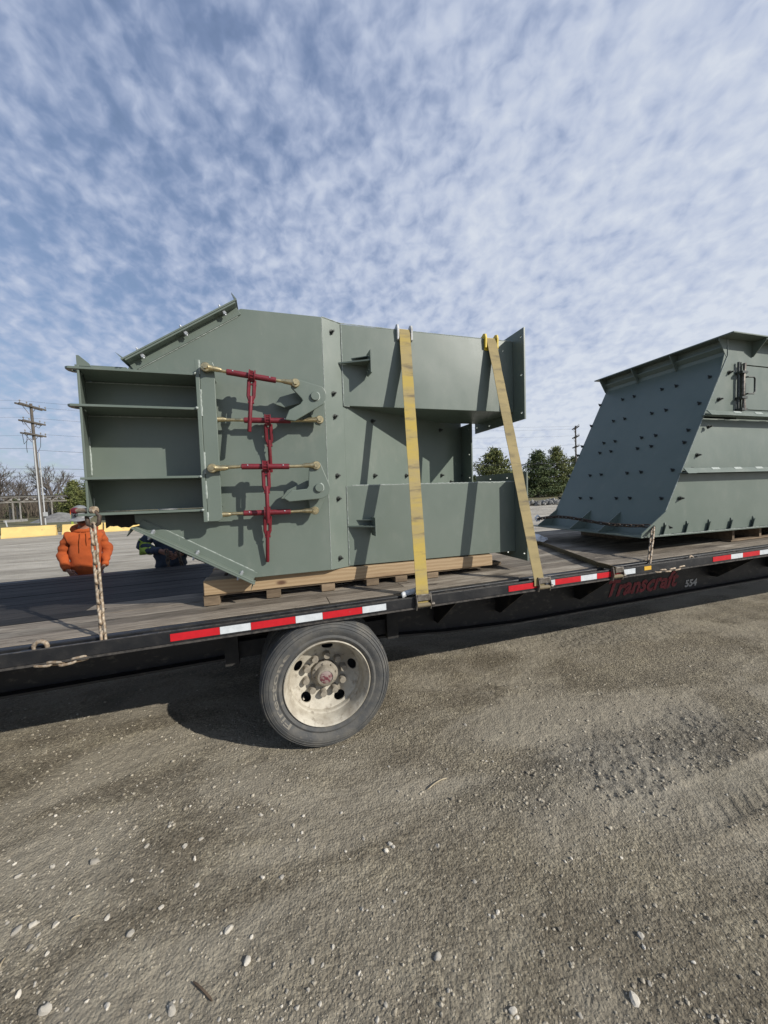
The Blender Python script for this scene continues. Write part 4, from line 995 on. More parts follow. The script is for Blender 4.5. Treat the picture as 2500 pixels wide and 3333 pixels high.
s_ = thing('bow_shackle', sh, 'rusty bow shackle pinned through the lowest rib of the duct', 'shackle')
bow = [sh+Vector((.0, .0, .055))+Vector((.0, 0, 0))]
cc_ = sh+Vector((.05, -.03, .0))
pts = [sh+Vector((-.035, .0, .035)), sh+Vector((-.01, -.012, .06))]
MB().tube([sh+Vector((-.06, .02, .028)), sh+Vector((.06, -.03, .028))], .016, 10).build('shackle_pin', M['chain'], s_, smooth=50)
MB().tube([sh+Vector((.048, -.026, .028)), sh+Vector((.070, -.036, .028))], .025, 12).build('pin_head', M['chain'], s_, smooth=40)
MB().tube([sh+Vector((-.078, .026, .028)), sh+Vector((-.05, .014, .028))], .020, 6).build('pin_nut', M['red'], s_, smooth=40)
MB().tube([sh+Vector((.012, -.006, .028)), sh+Vector((.010, -.012, -.02)), sh+Vector((.022, -.03, -.062)), sh+Vector((.055, -.045, -.078)), sh+Vector((.088, -.05, -.058)), sh+Vector((.092, -.045, -.01)), sh+Vector((.056, -.028, .028))], .013, 8).build('bow', M['darkchain'], s_, smooth=60)
# grab hook and chain tail on the rail, left
def grab_hook(px, py, label, big=1.0):
    p = onY(px, py, 2.60); h = thing('grab_hook', p, label, 'hook')
    r = .035*big; pts = [p+Vector((r*cos(a), .0, r*sin(a))) for a in [radians(q) for q in range(-30, 215, 27)]]
    MB().tube(pts, [.008*big]+[.013*big]*7+[.010*big]*(len(pts)-8), 8).build('hook_body', M['chain'], h, smooth=60)
    MB().tube([pts[-1], pts[-1]+Vector((-.01, 0, -.05))], .010*big, 8).build('hook_shank', M['chain'], h, smooth=60)
grab_hook(*z8(312, 1318), 'pale rusty grab hook lying over the rail beside the hanging duct chain', .95)
grab_hook(*z7(1168, 525), 'dark grab hook over the rail beside the yellow sticker', .8)
l0 = onY(*z8(285, 1448), 2.56); l1 = onY(*z8(660, 1398), 2.56); md = onY(*z8(480, 1440), 2.56)
chain([l0, md, l1], .058, .0085, 'chain', 'short pale chain tail looped under the rail below the grab hook')
l0 = onY(*z7(940, 602), 2.56); l1 = onY(*z7(1120, 575), 2.56)
chain([l0, l0.lerp(l1, .5)-Vector((0, 0, .012)), l1], .058, .0085, 'chain', 'short rusty chain tail under the rail below the hopper corner')
# chains at the hopper
hc = onY(2126, 1718, HY0-.02)
cb2 = onY(2112, 1840, 2.605)
chain([hc, cb2], .058, .0085, 'chain', 'rusty chain dropping from the hopper corner hole to the rail')
q0 = Vector((3.60, 4.36, 1.36)); q1 = hc+Vector((-.02, .03, .02))
sag = [q0.lerp(q1, t)+Vector((-.05*sin(pi*t), 0, .03*sin(pi*t)+.03*sin(2*pi*t))) for t in [k/8 for k in range(9)]]
chain(sag, .058, .0085, 'darkchain', 'dark rusty chain stretched along the gusseted foot of the hopper')
m = MB(); m.tube([q0+Vector((-.01, 0, -.03)), q0+Vector((-.04, 0, .02)), q0+Vector((.0, 0, .05)), q0+Vector((.04, 0, .02)), q0+Vector((.02, 0, -.03))], .014, 8); tag(m.build('white_hook', M['bag'], smooth=60), 'white painted hook at the far end of the hopper chain', 'hook')

# ------------------------------------------------------------------ the yard behind
def place(px, D):
    d = ray(px, 1640); p = CP+d*D; return Vector((p.x, p.y, 0))
def barrier(a, b, h, label, mat, half=False):
    a = Vector(a); b = Vector(b); d = (b-a); Lb = d.length; d.normalize(); n = Vector((-d.y, d.x, 0)); mid_ = (a+b)/2
    prof = [(-.26, 0), (-.26, .06*h/.6), (-.15, .22*h/.6), (-.085, h-.01), (-.07, h), (.07, h), (.085, h-.01), (.15, .22*h/.6), (.26, .06*h/.6), (.26, 0)]
    m = MB(); K = 7; v = []; f = []; np_ = len(prof)
    for k in range(K):
        q = a+d*Lb*k/(K-1)
        for (o, z) in prof:
            e = .012*mnoise.noise(Vector((q.x*1.7+o*5, q.y, z*4))); v.append((q.x+n.x*(o+e), q.y+n.y*(o+e), z+e*(z > .05)))
    for k in range(K-1):
        for j in range(np_-1): f.append((k*np_+j, k*np_+j+1, (k+1)*np_+j+1, (k+1)*np_+j))
        f.append((k*np_+np_-1, k*np_, (k+1)*np_, (k+1)*np_+np_-1))
    f += [tuple(range(np_))[::-1], tuple(range((K-1)*np_, K*np_))]
    o = m.add(v, f).build('concrete_barrier', mat, smooth=30); return tag(o, label, 'barrier', 'concrete barriers along the yard edge')
barrier((-16.7, 24.4, 0), (-14.12, 25.0, 0), .62, 'grey unpainted concrete barrier ending where the yellow barriers begin', M['concrete'])
barrier((-13.98, 25.1, 0), (-11.80, 25.65, 0), .58, 'yellow painted concrete barrier with a chipped end beside the grey one', M['barrier'])
barrier((-11.62, 25.95, 0), (-9.75, 26.15, 0), .56, 'yellow painted concrete barrier behind the person in orange', M['barrier'])
barrier((-9.65, 26.2, 0), (-7.4, 26.5, 0), .56, 'yellow painted concrete barrier seen below the duct skirt', M['barrier'])
barrier((-7.3, 26.55, 0), (-5.0, 26.9, 0), .56, 'yellow painted concrete barrier standing behind the chute', M['barrier'])
def grass_mat():
    m, t, b = nodes('dull_winter_grass'); b.inputs['Roughness'].default_value = .95
    c = mix(t, ramp(t, tnoise(t, .35, 6, .65), .38, .64), (.155, .125, .062), (.085, .088, .036)); L(t, c, b.inputs['Base Color']); bump(t, b, tnoise(t, 6, 4, .7), .8, .08); return m
M['grass'] = grass_mat()
def sheet(pts, nm, mat, z=.03):
    m = MB(); m.add([(x, y, z) for x, y in pts], [tuple(range(len(pts)))]); return tag(m.build(nm, mat, fix=False), kind='structure')
sheet([(-300, 22), (-16, 27.5), (-4, 29), (22, 36), (26, 160), (-300, 300)], 'grass_verge', M['grass'], .035)
g0, g1 = onZ(1735, 1616, 0), onZ(1900, 1606, 0)
sheet([(30.5, 41), (42, 44.5), (90, 62), (300, 220), (40, 220), (28, 60)], 'grass_verge', M['grass'], .035)
# tufts of dry grass along the verge
m = MB()
for k in range(2600):
    x = random.uniform(-28, -4); y = 27.5+.09*(x+16)+abs(random.gauss(0, 3.5)); h = random.uniform(.06, .2); w = random.uniform(.03, .08); a = random.uniform(0, 3.14)
    m.add([(x-w*cos(a), y-w*sin(a), .03), (x+w*cos(a), y+w*sin(a), .03), (x+random.uniform(-.08, .08), y, h)], [(0, 1, 2)])
tag(m.build('dry_grass', M['grass'], fix=False), 'dry tan grass tufts on the verge behind the barriers', 'grass', kind='stuff')

# utility poles
def utility_pole(p, H, armdir, label, conduits, sp_):
    p = Vector(p); r = thing('utility_pole', p, label, 'pole'); A = Vector((*armdir, 0)).normalized(); N = Vector((-A.y, A.x, 0)); lean = Vector((-.012, 0, 1)).normalized()
    P = lambda h, a=0, n=0: p+lean*h+A*a+N*n
    MB().tube([P(-.3), P(H*.5), P(H)], [.14, .12, .095], 12).build('trunk', M['polewood'], r, smooth=50)
    for (h, Lh) in sp_:
        for s in (-1, 1):
            m = MB(); q0, q1 = P(h, -Lh, .15*s), P(h, Lh, .15*s)
            m.add([q+N*(.05*i)+Vector((0, 0, .06*j)) for q in (q0, q1) for i, j in ((-1, -1), (1, -1), (1, 1), (-1, 1))], [(0, 1, 2, 3), (7, 6, 5, 4), (0, 4, 5, 1), (1, 5, 6, 2), (2, 6, 7, 3), (3, 7, 4, 0)]); m.build('crossarm', M['polewood'], r)
        for s in (-1, 1):
            m = MB(); m.cyl(P(h-.05, .62*s, .16), P(h-.62, .08*s, .12), .022, n=6); m.build('brace', M['steelgrey'], r)
        for a in (-.95, -.45, .5, .97):
            m = MB(); q = P(h+.06, a*Lh, -.15); m.tube([q, q+Vector((0, 0, .10)), q+Vector((0, 0, .13)), q+Vector((0, 0, .18)), q+Vector((0, 0, .22))], [.02, .02, .055, .05, .02], 8); m.build('insulator', M['steelgrey'], r, smooth=50)
    if conduits:
        for (a, h0, rr, mt) in ((-.24, H*.70, .055, 'pvc'), (.20, H*.60, .05, 'pvc')):
            m = MB(); m.tube([P(-.2, a, -.12), P(h0, a, -.12)], rr, 8); m.build('conduit', M[mt], r, smooth=50)
        m = MB(); q = P(.75, .1, -.25); m.box(q.x-.13, q.x+.13, q.y-.08, q.y+.08, q.z, q.z+.35); m.build('meter_box', M['pvc'], r)
        for pts in ([P(sp_[-1][0], -1.1), P(sp_[-1][0]-.9, -1.0), P(H*.70+.0, -.62), P(H*.70+.12, -.3), P(H*.70, -.24)], [P(sp_[-1][0], -.6), P(sp_[-1][0]-1.0, -.8), P(sp_[-1][0]-1.55, -.78)], [P(sp_[-1][0], .7), P(sp_[-1][0]-.9, .6), P(sp_[-1][0]-1.5, .2)], [P(sp_[1][0], -1.0), P(sp_[1][0]-.3, -.9), P(sp_[1][0]-.2, -.6)], [P(sp_[1][0], .9), P(sp_[1][0]-.35, .6), P(sp_[1][0]-.25, .3)]):
            MB().tube(pts, .02, 5).build('jumper_cable', M['wire'], r)
    return P
pA = place(132, 31.0); pB = place(1877, 53.5)
PA = utility_pole(pA, 10.1, (.2, .98), 'wooden utility pole with three crossarms and pale conduits beyond the yellow barriers', True, [(9.85, 1.3), (8.55, 1.1), (7.55, 1.05)])
PB = utility_pole(pB, 10.5, (.55, .83), 'wooden utility pole with three crossarms rising behind the hopper', False, [(10.2, 1.5), (8.9, 1.5), (7.5, 1.5)])
def wire(a, b, sag, r=.012, low=True):
    a = Vector(a); b = Vector(b); pts = [a.lerp(b, t)-Vector((0, 0, sag*4*t*(1-t))) for t in [k/16 for k in range(17)]]
    tag(MB().tube(pts, r, 4).build('power_line', M['wire']), 'dark cable strung along the poles below their crossarms' if low else 'very thin high wire carried on the pole crossarms', 'cable', 'low cables' if low else 'high wires')
farL = pA+Vector((-60, -4.0, 0))
for (h, a) in ((10.05, -1.3), (10.05, 1.4), (8.75, -1.2), (7.75, 1.2)):
    wire(PA(h, a), PB(h+.2, a), .9, .007, False); wire(farL+Vector((0, a, h)), PA(h, a), .9, .006, False)
for h, r in ((4.75, .013), (4.15, .009)):
    wire(farL+Vector((0, 0, h+.1)), PA(h, 0, .2), .15, r); wire(PA(h, 0, .2), PB(h+.6, 0, .2), .5, r)
wire(farL+Vector((0, -9, 4.6)), PA(6.4, -.2), .1, .010); wire(PA(6.3, .2), PB(5.2, 0), .6, .010)

# elevated conveyor gallery on posts
ga, gb = place(-40, 36.5), place(212, 42.0)
cg = thing('conveyor_gallery', ga, 'rusty grey truss conveyor gallery on steel posts in front of bare trees', 'conveyor')
dg_ = (gb-ga).normalized(); LG = (gb-ga).length; ng = Vector((-dg_.y, dg_.x, 0))
def gbar(u0, z0, u1, z1, n0, w, h_, nm, mat):
    a = ga+dg_*u0+ng*n0+Vector((0, 0, z0)); b = ga+dg_*u1+ng*n0+Vector((0, 0, z1)); MB().tube([a, b], w, 4).build(nm, M[mat], cg)
for n0 in (-.45, .45):
    gbar(0, 2.02, LG, 2.06, n0, .05, 0, 'bottom_chord', 'steelgrey'); gbar(0, 2.58, LG, 2.62, n0, .06, 0, 'top_chord', 'steelgrey')
    k = 0; u = 0
    while u < LG-.6:
        gbar(u, 2.04 if k % 2 == 0 else 2.58, u+.6, 2.58 if k % 2 == 0 else 2.04, n0, .035, 0, 'diagonal', 'steelgrey'); u += .6; k += 1
m = MB(); a = ga+Vector((0, 0, 2.66)); 
for s in (0,):
    v = [ga+dg_*u+ng*w+Vector((0, 0, z)) for u in (0, LG) for w in (-.5, .5) for z in (2.66, 2.76)]
    m.add(v, [(0, 1, 3, 2), (4, 6, 7, 5), (0, 4, 5, 1), (2, 3, 7, 6), (1, 5, 7, 3), (0, 2, 6, 4)])
m.build('belt_cover', M['dark'], cg)
v = [ga+dg_*u+ng*w+Vector((0, 0, z)) for u in (0, LG) for w in (-.42, .42) for z in (2.12, 2.16)]
MB().add(v, [(0, 1, 3, 2), (4, 6, 7, 5), (0, 4, 5, 1), (2, 3, 7, 6), (1, 5, 7, 3), (0, 2, 6, 4)]).build('walkway', M['steelgrey'], cg)
for u in np.arange(.3, LG, .62):
    q = ga+dg_*float(u)-ng*.5+Vector((0, 0, 2.3)); MB().blob(q, .16, seed=int(u*7), sub=1, amp=.3, scale=(1, .6, .7)).build('idler', M['concrete' if int(u*10) % 2 else 'steelgrey'], cg)
for u in (LG*.27, LG*.36, LG*.78):
    for n0 in (-.4, .4):
        a = ga+dg_*u+ng*n0; MB().tube([a, a+Vector((-.12*(1 if n0 < 0 else -1)*0, 0, 2.02))], .075, 6).build('post', M['steelgrey'], cg)
    q = ga+dg_*u; MB().box(q.x-.45, q.x+.45, q.y-.5, q.y+.5, 0, .28).build('footing', M['concrete'], cg)
    a = ga+dg_*u-ng*.4; b = ga+dg_*u+ng*.4; MB().tube([a+Vector((0, 0, .4)), b+Vector((0, 0, 1.8))], .035, 4).build('post_brace', M['steelgrey'], cg)
# gravel pile
pc = place(193, 36)
m = MB(); N_ = 26; K = 9
for k in range(K):
    for j in range(N_):
        a = 2*pi*j/N_; r = 2.0*(1-k/(K-1)); q = Vector((pc.x+r*1.25*cos(a), pc.y+r*.9*sin(a), 0)); z = 1.05*(k/(K-1))**.9
        e = .12*mnoise.noise(q*1.4+Vector((0, 0, z*3))); m.v.append((q.x+e, q.y+e, z-.05+e*.6*(k > 0)))
for k in range(K-1):
    for j in range(N_): m.f.append((k*N_+j, k*N_+(j+1) % N_, (k+1)*N_+(j+1) % N_, (k+1)*N_+j))
tag(m.build('gravel_pile', M['pile'], smooth=60), 'low grey gravel heap on the verge behind the yellow barriers', 'gravel pile')
# marker post by the barriers
q = place(231, 24.2); mk = thing('marker_post', q, 'lime marker post with an orange flag behind the person in orange', 'marker')
MB().box(q.x-.05, q.x+.05, q.y-.03, q.y+.03, 0, 1.05).build('post', M['lime'], mk)
M['flag'] = pm('orange_flag', (.6, .12, .02)); MB().prism([(q.x-.09, 1.05), (q.x+.05, 1.06), (q.x+.02, 1.3), (q.x-.06, 1.38)], 'y', q.y-.01, q.y+.01).build('flag', M['flag'], mk)
m = MB(); q = onZ(*zm(0, 1250, 3.4025)(80, 1585), 0); m.tube([q, q+Vector((-.08, 0, .5))], .05, 8); tag(m.build('white_stake', M['pvc'], smooth=40), 'short white stake standing behind the yellow barrier', 'stake')

# riprap
rk = []
for k in range(4): q = MB().blob((0, 0, 0), 1, seed=k+20, sub=1, amp=.4, scale=(1.1, .9, .7)).mesh('rock'); q.materials.append(M['rock']); rk.append(q)
ra, rb = place(1715, 36.5), place(1905, 40.5)
for k in range(95):
    t = random.random(); q = ra.lerp(rb, t)+Vector((random.uniform(-.5, .5), random.uniform(-.2, 2.4), 0)); s = random.uniform(.16, .38)
    o = link('riprap_rock', rk[k % 4], None); o.location = (q.x, q.y, s*.35+random.uniform(0, .18)); o.scale = (s, s*random.uniform(.7, 1.1), s*random.uniform(.8, 1.1)); o.rotation_euler = (random.uniform(0, 3), random.uniform(0, 3), random.uniform(0, 6))
    tag(o, 'rough grey rock in the riprap heap by the evergreens', 'rock', 'riprap rocks')

# trees
def evergreen(p, H, Rw, mat, label, seed, n=5200, spire=0.0, low=.04):
    rs = random.Random(seed); p = Vector(p); t = thing('evergreen_tree', p, label, 'tree', None)
    MB().tube([p, p+Vector((.1, 0, H*.5)), p+Vector((0, 0, H*.97))], [H*.022, H*.014, .02], 7).build('trunk', M['bark'], t, smooth=50)
    m = MB(); lim = MB()
    nb = 190
    for b in range(nb):
        h = low+(1-low)*(b/nb)**1.05; z = h*H
        rad = Rw*((1-h)**(.62)*(.55+.45*sin(min(1, h*4+.25)*pi/2)))*rs.uniform(.38, 1.28)
        rad = max(rad, .06*Rw*(1 if h < .97 else .3)); a = rs.uniform(0, 2*pi)
        rise = rs.uniform(-.05, .32)*rad; tip = p+Vector((rad*cos(a), rad*sin(a), z+rise)); root = p+Vector((0, 0, z-rad*.05))
        if b % 4 == 0: lim.tube([root, tip], [.035, .012], 4)
        cnt = int(n/nb*(.5+1.6*rad/Rw))
        for k in range(cnt):
            u = rs.uniform(.25, 1.06)**.8; c = root.lerp(tip, u)+Vector((rs.gauss(0, .075*Rw), rs.gauss(0, .075*Rw), rs.gauss(0, .05*Rw)))
            s = Rw*rs.uniform(.035, .075); d1 = Vector((rs.gauss(0, 1), rs.gauss(0, 1), rs.gauss(.35, .7))).normalized(); d2 = d1.orthogonal().normalized(); d2.rotate(Matrix.Rotation(rs.uniform(0, 6.28), 3, d1))
            m.add([c-d2*s*.38, c+d2*s*.38, c+d1*s*1.7], [(0, 1, 2)])
    lim.build('limbs', M['bark'], t); m.build('crown', M[mat], t, fix=False)
evergreen(place(1612, 66), 8.6, 5.2, 'needle2', 'broad olive green evergreen seen between the chute and the tan strap', 1, 7000)
evergreen(place(1752, 70), 8.6, 4.4, 'needle', 'dark dense evergreen between the tan strap and the hopper', 2, 7000)
evergreen(place(1812, 72), 9.4, 4.2, 'needle2', 'taller pointed evergreen touching the slanted side of the hopper', 3, 7000)
evergreen(place(1868, 78), 8.0, 4.0, 'needle', 'dark evergreen mostly hidden behind the hopper', 4, 4000)
evergreen(place(1545, 72), 4.5, 2.4, 'needle', 'small dark evergreen beside the chute end flange', 5, 3500)
evergreen(place(243, 45), 4.4, 2.3, 'needle2', 'bushy olive evergreen behind the duct and the utility pole', 6, 7000, low=.02)
evergreen(place(292, 46), 4.6, 2.0, 'needle', 'dark evergreen close behind the left end of the duct', 7, 4000, low=.02)
evergreen(place(55, 48), 2.5, 1.5, 'needle', 'low dark evergreen bush under the conveyor gallery', 8, 3000, low=.02)
def bare_tree(p, H, spread, label, seed, depth=6, lean=(0, 0)):
    rs = random.Random(seed); p = Vector(p); t = thing('bare_tree', p, label, 'tree', None); tr_ = MB(); cr = MB()
    def grow_(a, d, Ln, r, lv):
        b = a+d*Ln; mid_ = a.lerp(b, .5)+Vector((rs.gauss(0, .05), rs.gauss(0, .05), rs.gauss(0, .03)))*Ln
        (tr_ if lv <= 1 else cr).tube([a, mid_, b], [r, r*.85, r*.68], 6 if lv < 2 else 4, cap=False)
        if lv >= depth: return
        for k in range(rs.choice((2, 3, 3)) if lv else 4):
            ax = Vector((rs.gauss(0, 1), rs.gauss(0, 1), rs.gauss(0, .4))); nd = (d+ax.normalized()*rs.uniform(.35, .85)*spread+Vector((0, 0, .12))).normalized()
            grow_(a.lerp(b, rs.uniform(.55, 1.0)), nd, Ln*rs.uniform(.58, .86), max(.014, r*rs.uniform(.5, .7)), lv+1)
    grow_(p, Vector((lean[0], lean[1], 1)).normalized(), H*.28, H*.020, 0)
    tr_.build('trunk', M['bark'], t, smooth=60, fix=False); cr.build('crown', M['bark'], t, fix=False)
bare_tree(place(-25, 52), 10.5, 1.0, 'large bare tree reaching in above the conveyor gallery', 11, 6, (.25, 0))
bare_tree(place(62, 60), 8.4, 1.0, 'round crowned bare tree behind the conveyor gallery', 12)
bare_tree(place(30, 66), 8.2, 1.0, 'bare tree with a wide crown left of the utility pole', 13)
bare_tree(place(105, 66), 7.0, 1.0, 'small bare tree right behind the utility pole', 14)
bare_tree(place(178, 56), 10.2, .75, 'tall forked bare tree between the utility pole and the duct', 15)
bare_tree(place(160, 58), 8.6, .8, 'slender bare tree next to the tall forked one', 16)
bare_tree(place(225, 70), 8.0, .9, 'far bare tree behind the bushy evergreen', 17)
m = MB(); rs = random.Random(5)
for k in range(9000):
    q = place(rs.uniform(-120, 420), rs.uniform(46, 88)); h = rs.uniform(.8, 3.4)*(.5+.5*mnoise.noise(q*.12)+.4); w = rs.uniform(.02, .06); a = rs.uniform(0, 3.1); tx = rs.gauss(0, .6); z0 = rs.uniform(0, .4*h)
    m.add([(q.x-w*cos(a), q.y-w*sin(a), z0), (q.x+w*cos(a), q.y+w*sin(a), z0), (q.x+tx, q.y+rs.gauss(0, .4), z0+h)], [(0, 1, 2)])
tag(m.build('brushwood', M['brush'], fix=False), 'brown leafless brush massed behind the conveyor gallery', 'brush', kind='stuff')
m = MB(); rs = random.Random(6)
for k in range(9000):
    q = place(rs.uniform(-300, 2900), rs.uniform(150, 210)); h = rs.uniform(2, 6.5)*(.6+.8*abs(mnoise.noise(q*.03))); w = rs.uniform(.15, .5); a = rs.uniform(0, 3.1)
    m.add([(q.x-w*cos(a), q.y-w*sin(a), 0), (q.x+w*cos(a), q.y+w*sin(a), 0), (q.x+rs.gauss(0, .8), q.y, h)], [(0, 1, 2)])
tag(m.build('far_wood', M['brush'], fix=False), 'distant leafless wood along the horizon', 'wood', kind='stuff')

# ------------------------------------------------------------------ people
def skinned(name, nodes_, edges, mat, parent, root, sub=2, wrinkle=0, wscale=9):
    names = list(nodes_); me = bpy.data.meshes.new(name); me.from_pydata([nodes_[n][0] for n in names], [(names.index(a), names.index(b)) for a, b in edges], [])
    o = bpy.data.objects.new('tmp', me); col.objects.link(o); o.modifiers.new('s', 'SKIN'); o.modifiers.new('u', 'SUBSURF').levels = sub
    o.modifiers['s'].use_smooth_shade = True
    for i, n in enumerate(names):
        r = nodes_[n][1]; me.skin_vertices[0].data[i].radius = r if isinstance(r, tuple) else (r, r); me.skin_vertices[0].data[i].use_root = (n == root)
    dg = bpy.context.evaluated_depsgraph_get(); dg.update(); res = bpy.data.meshes.new_from_object(o.evaluated_get(dg)); bpy.data.objects.remove(o)
    res.name = name
    if wrinkle:
        nv = [v.normal.copy() for v in res.vertices]
        for v, n in zip(res.vertices, nv):
            q = v.co; v.co = q+n*wrinkle*(mnoise.noise(Vector((q.x*wscale*.7, q.y*wscale*.7, q.z*wscale*1.7)))+.5*mnoise.noise(q*wscale*2.3))
    res.polygons.foreach_set('use_smooth', [True]*len(res.polygons)); res.materials.clear()
    ob = link(name, res, mat, parent); return ob
def person(loc, rot, label, top_mat, top_name, arms, sleeve_mat=None, hat=True, headpitch=.35, jacket_hem=.90):
    root = thing('person', loc, label, 'person'); root.rotation_euler = (0, 0, rot)
    BASE[root.name] = (0, 0, 0)
    B = {'pel': ((0, 0, .95), (.13, .10)), 'spi': ((0, .0, 1.13), (.125, .09)), 'che': ((0, .01, 1.32), (.155, .10)), 'nk0': ((0, .01, 1.45), (.07, .065)), 'nk1': ((0, -.01, 1.515), (.055, .055)), 'hd0': ((0, -.035, 1.575), (.066, .075)), 'hd1': ((0, -.04, 1.64), (.075, .09)), 'hd2': ((0, -.03, 1.70), (.066, .08)),
         'nose': ((0, -.125, 1.60), (.012, .012)), 'chin': ((0, -.095, 1.545), (.030, .026))}
    E_ = [('pel', 'spi'), ('spi', 'che'), ('che', 'nk0'), ('nk0', 'nk1'), ('nk1', 'hd0'), ('hd0', 'hd1'), ('hd1', 'hd2'), ('hd0', 'chin'), ('hd1', 'nose')]
    for s, nm in ((-1, 'a'), (1, 'b')):
        B.update({'hip'+nm: ((.095*s, 0, .88), (.09, .09)), 'kne'+nm: ((.11*s, -.015, .48), (.06, .062)), 'ank'+nm: ((.115*s, .02, .09), (.042, .045)), 'toe'+nm: ((.13*s, -.13, .04), (.045, .032))})
        E_ += [('pel', 'hip'+nm), ('hip'+nm, 'kne'+nm), ('kne'+nm, 'ank'+nm), ('ank'+nm, 'toe'+nm)]
        sh_, el, wr, pa = [Vector(q) for q in arms[nm]]
        B.update({'sho'+nm: (tuple(sh_), (.062, .062)), 'elb'+nm: (tuple(el), (.045, .045)), 'wri'+nm: (tuple(wr), (.030, .026)), 'pal'+nm: (tuple(pa), (.040, .020))})
        E_ += [('che', 'sho'+nm), ('sho'+nm, 'elb'+nm), ('elb'+nm, 'wri'+nm), ('wri'+nm, 'pal'+nm)]
        d = (pa-wr).normalized(); side = d.cross(Vector((0, 1, 0))).normalized()
        for k, (o_, ln) in enumerate(((-.030, .062), (-.010, .072), (.010, .068), (.029, .052))):
            b0 = pa+side*o_+d*.030; b1 = b0+d*ln*.55+Vector((0, -.004, 0)); b2 = b1+d*ln*.4+Vector((0, .014, 0))
            for j, q in enumerate((b0, b1, b2)): B['f%d%d%s' % (k, j, nm)] = (tuple(q), .0092-.0008*j)
            E_ += [('pal'+nm, 'f%d0%s' % (k, nm)), ('f%d0%s' % (k, nm), 'f%d1%s' % (k, nm)), ('f%d1%s' % (k, nm), 'f%d2%s' % (k, nm))]
        t0 = wr.lerp(pa, .7)-side*.036*s+Vector((0, -.015, 0)); t1 = t0+d*.045-side*.012*s
        B['t0'+nm] = (tuple(t0), .011); B['t1'+nm] = (tuple(t1), .009); E_ += [('pal'+nm, 't0'+nm), ('t0'+nm, 't1'+nm)]
    # head pitch about the neck
    piv = Vector((0, 0, 1.50)); Rm = Matrix.Rotation(-.14, 3, 'Y') @ Matrix.Rotation(headpitch, 3, 'X')
    for n in ('hd0', 'hd1', 'hd2', 'nose', 'chin'): B[n] = (tuple(piv+Rm @ (Vector(B[n][0])-piv)), B[n][1])
    body_ = skinned('body', B, E_, M['skin'], root, 'pel')
    H_ = lambda v: tuple(piv+Rm @ (Vector(v)-piv))
    for s in (-1, 1):
        MB().blob(H_((.03*s, -.118, 1.635)), .012, seed=2, sub=2, amp=0).build('eye', M['visor'], root, smooth=80)
        MB().blob(H_((.083*s, -.025, 1.62)), .024, seed=3, sub=2, amp=.1, scale=(.4, .8, 1.3)).build('ear', M['skin'], root, smooth=80)
    MB().tube([H_((-.024, -.122, 1.568)), H_((0, -.130, 1.566)), H_((.024, -.122, 1.568))], .006, 6).build('mouth', M['boot'], root, smooth=80)
    # trousers
    T = {'w': ((0, 0, 1.00), (.165, .125)), 'pel': ((0, 0, .92), (.165, .13))}; TE = [('w', 'pel')]
    for s, nm in ((-1, 'a'), (1, 'b')):
        T.update({'h'+nm: ((.10*s, 0, .80), (.105, .11)), 'k'+nm: ((.11*s, -.015, .48), (.085, .09)), 'a'+nm: ((.115*s, .01, .12), (.075, .08))}); TE += [('pel', 'h'+nm), ('h'+nm, 'k'+nm), ('k'+nm, 'a'+nm)]
        MB().blob((.125*s, -.05, .055), 1, seed=4+s, sub=3, amp=.05, scale=(.055, .145, .058)).build('boot', M['boot'], root, smooth=80)
    skinned('trousers', T, TE, M['denim'], root, 'pel', 2, .012, 9)
    # jacket / hoodie body with sleeves
    J = {'hem': ((0, .0, jacket_hem), (.190, .145)), 'wst': ((0, .0, jacket_hem+.08), (.205, .155)), 'mid': ((0, .0, 1.16), (.205, .150)), 'che': ((0, .005, 1.28), (.205, .140)), 'col': ((0, .015, 1.385), (.110, .09)), 'nek': ((0, .015, 1.435), (.075, .072))}
    JE = [('hem', 'wst'), ('wst', 'mid'), ('mid', 'che'), ('che', 'col'), ('col', 'nek')]
    for s, nm in ((-1, 'a'), (1, 'b')):
        sh_, el, wr, pa = [Vector(q) for q in arms[nm]]
        J.update({'s'+nm: (tuple(sh_), (.090, .095)), 'u'+nm: (tuple(sh_.lerp(el, .55)), (.080, .085)), 'e'+nm: (tuple(el), (.074, .078)), 'f'+nm: (tuple(el.lerp(wr, .6)), (.062, .064)), 'w'+nm: (tuple(wr), (.050, .050))})
        JE += [('che', 's'+nm), ('s'+nm, 'u'+nm), ('u'+nm, 'e'+nm), ('e'+nm, 'f'+nm), ('f'+nm, 'w'+nm)]
    jk = skinned(top_name, J, JE, M[top_mat], root, 'che', 3, .022, 8)
    for nm in 'ab':
        sh_, el, wr, pa = [Vector(q) for q in arms[nm]]; d = (wr-el).normalized()
        MB().tube([wr-d*.03, wr+d*.012, wr+d*.022], [.046, .046, .040], 12).build('cuff', M[top_mat], jk, smooth=60)
        if sleeve_mat:
            m = skinned('sleeve', {'s': (tuple(sh_.lerp(el, .72)), .080), 'e': (tuple(el), .079), 'w': (tuple(el.lerp(wr, .8)), .062)}, [('s', 'e'), ('e', 'w')], M[sleeve_mat], root, 'e', 3, .02, 9)
    return root, jk, H_
arm1 = {'a': ((-.178, .01, 1.325), (-.262, .055, 1.10), (-.215, -.13, .90), (-.165, -.165, .84)), 'b': ((.178, .01, 1.325), (.262, .055, 1.10), (.222, -.13, .91), (.175, -.165, .85))}
pl = onY(272, 1700, 6.3)
p1, jk, H_ = person((pl.x, 6.3, 0), radians(18), 'person in a stained orange hoodie and grey hard hat standing behind the deck, head bowed', 'hoodie', 'hoodie', arm1, headpitch=.30, jacket_hem=.74)
p1.scale = (.98, 1.0, .995)
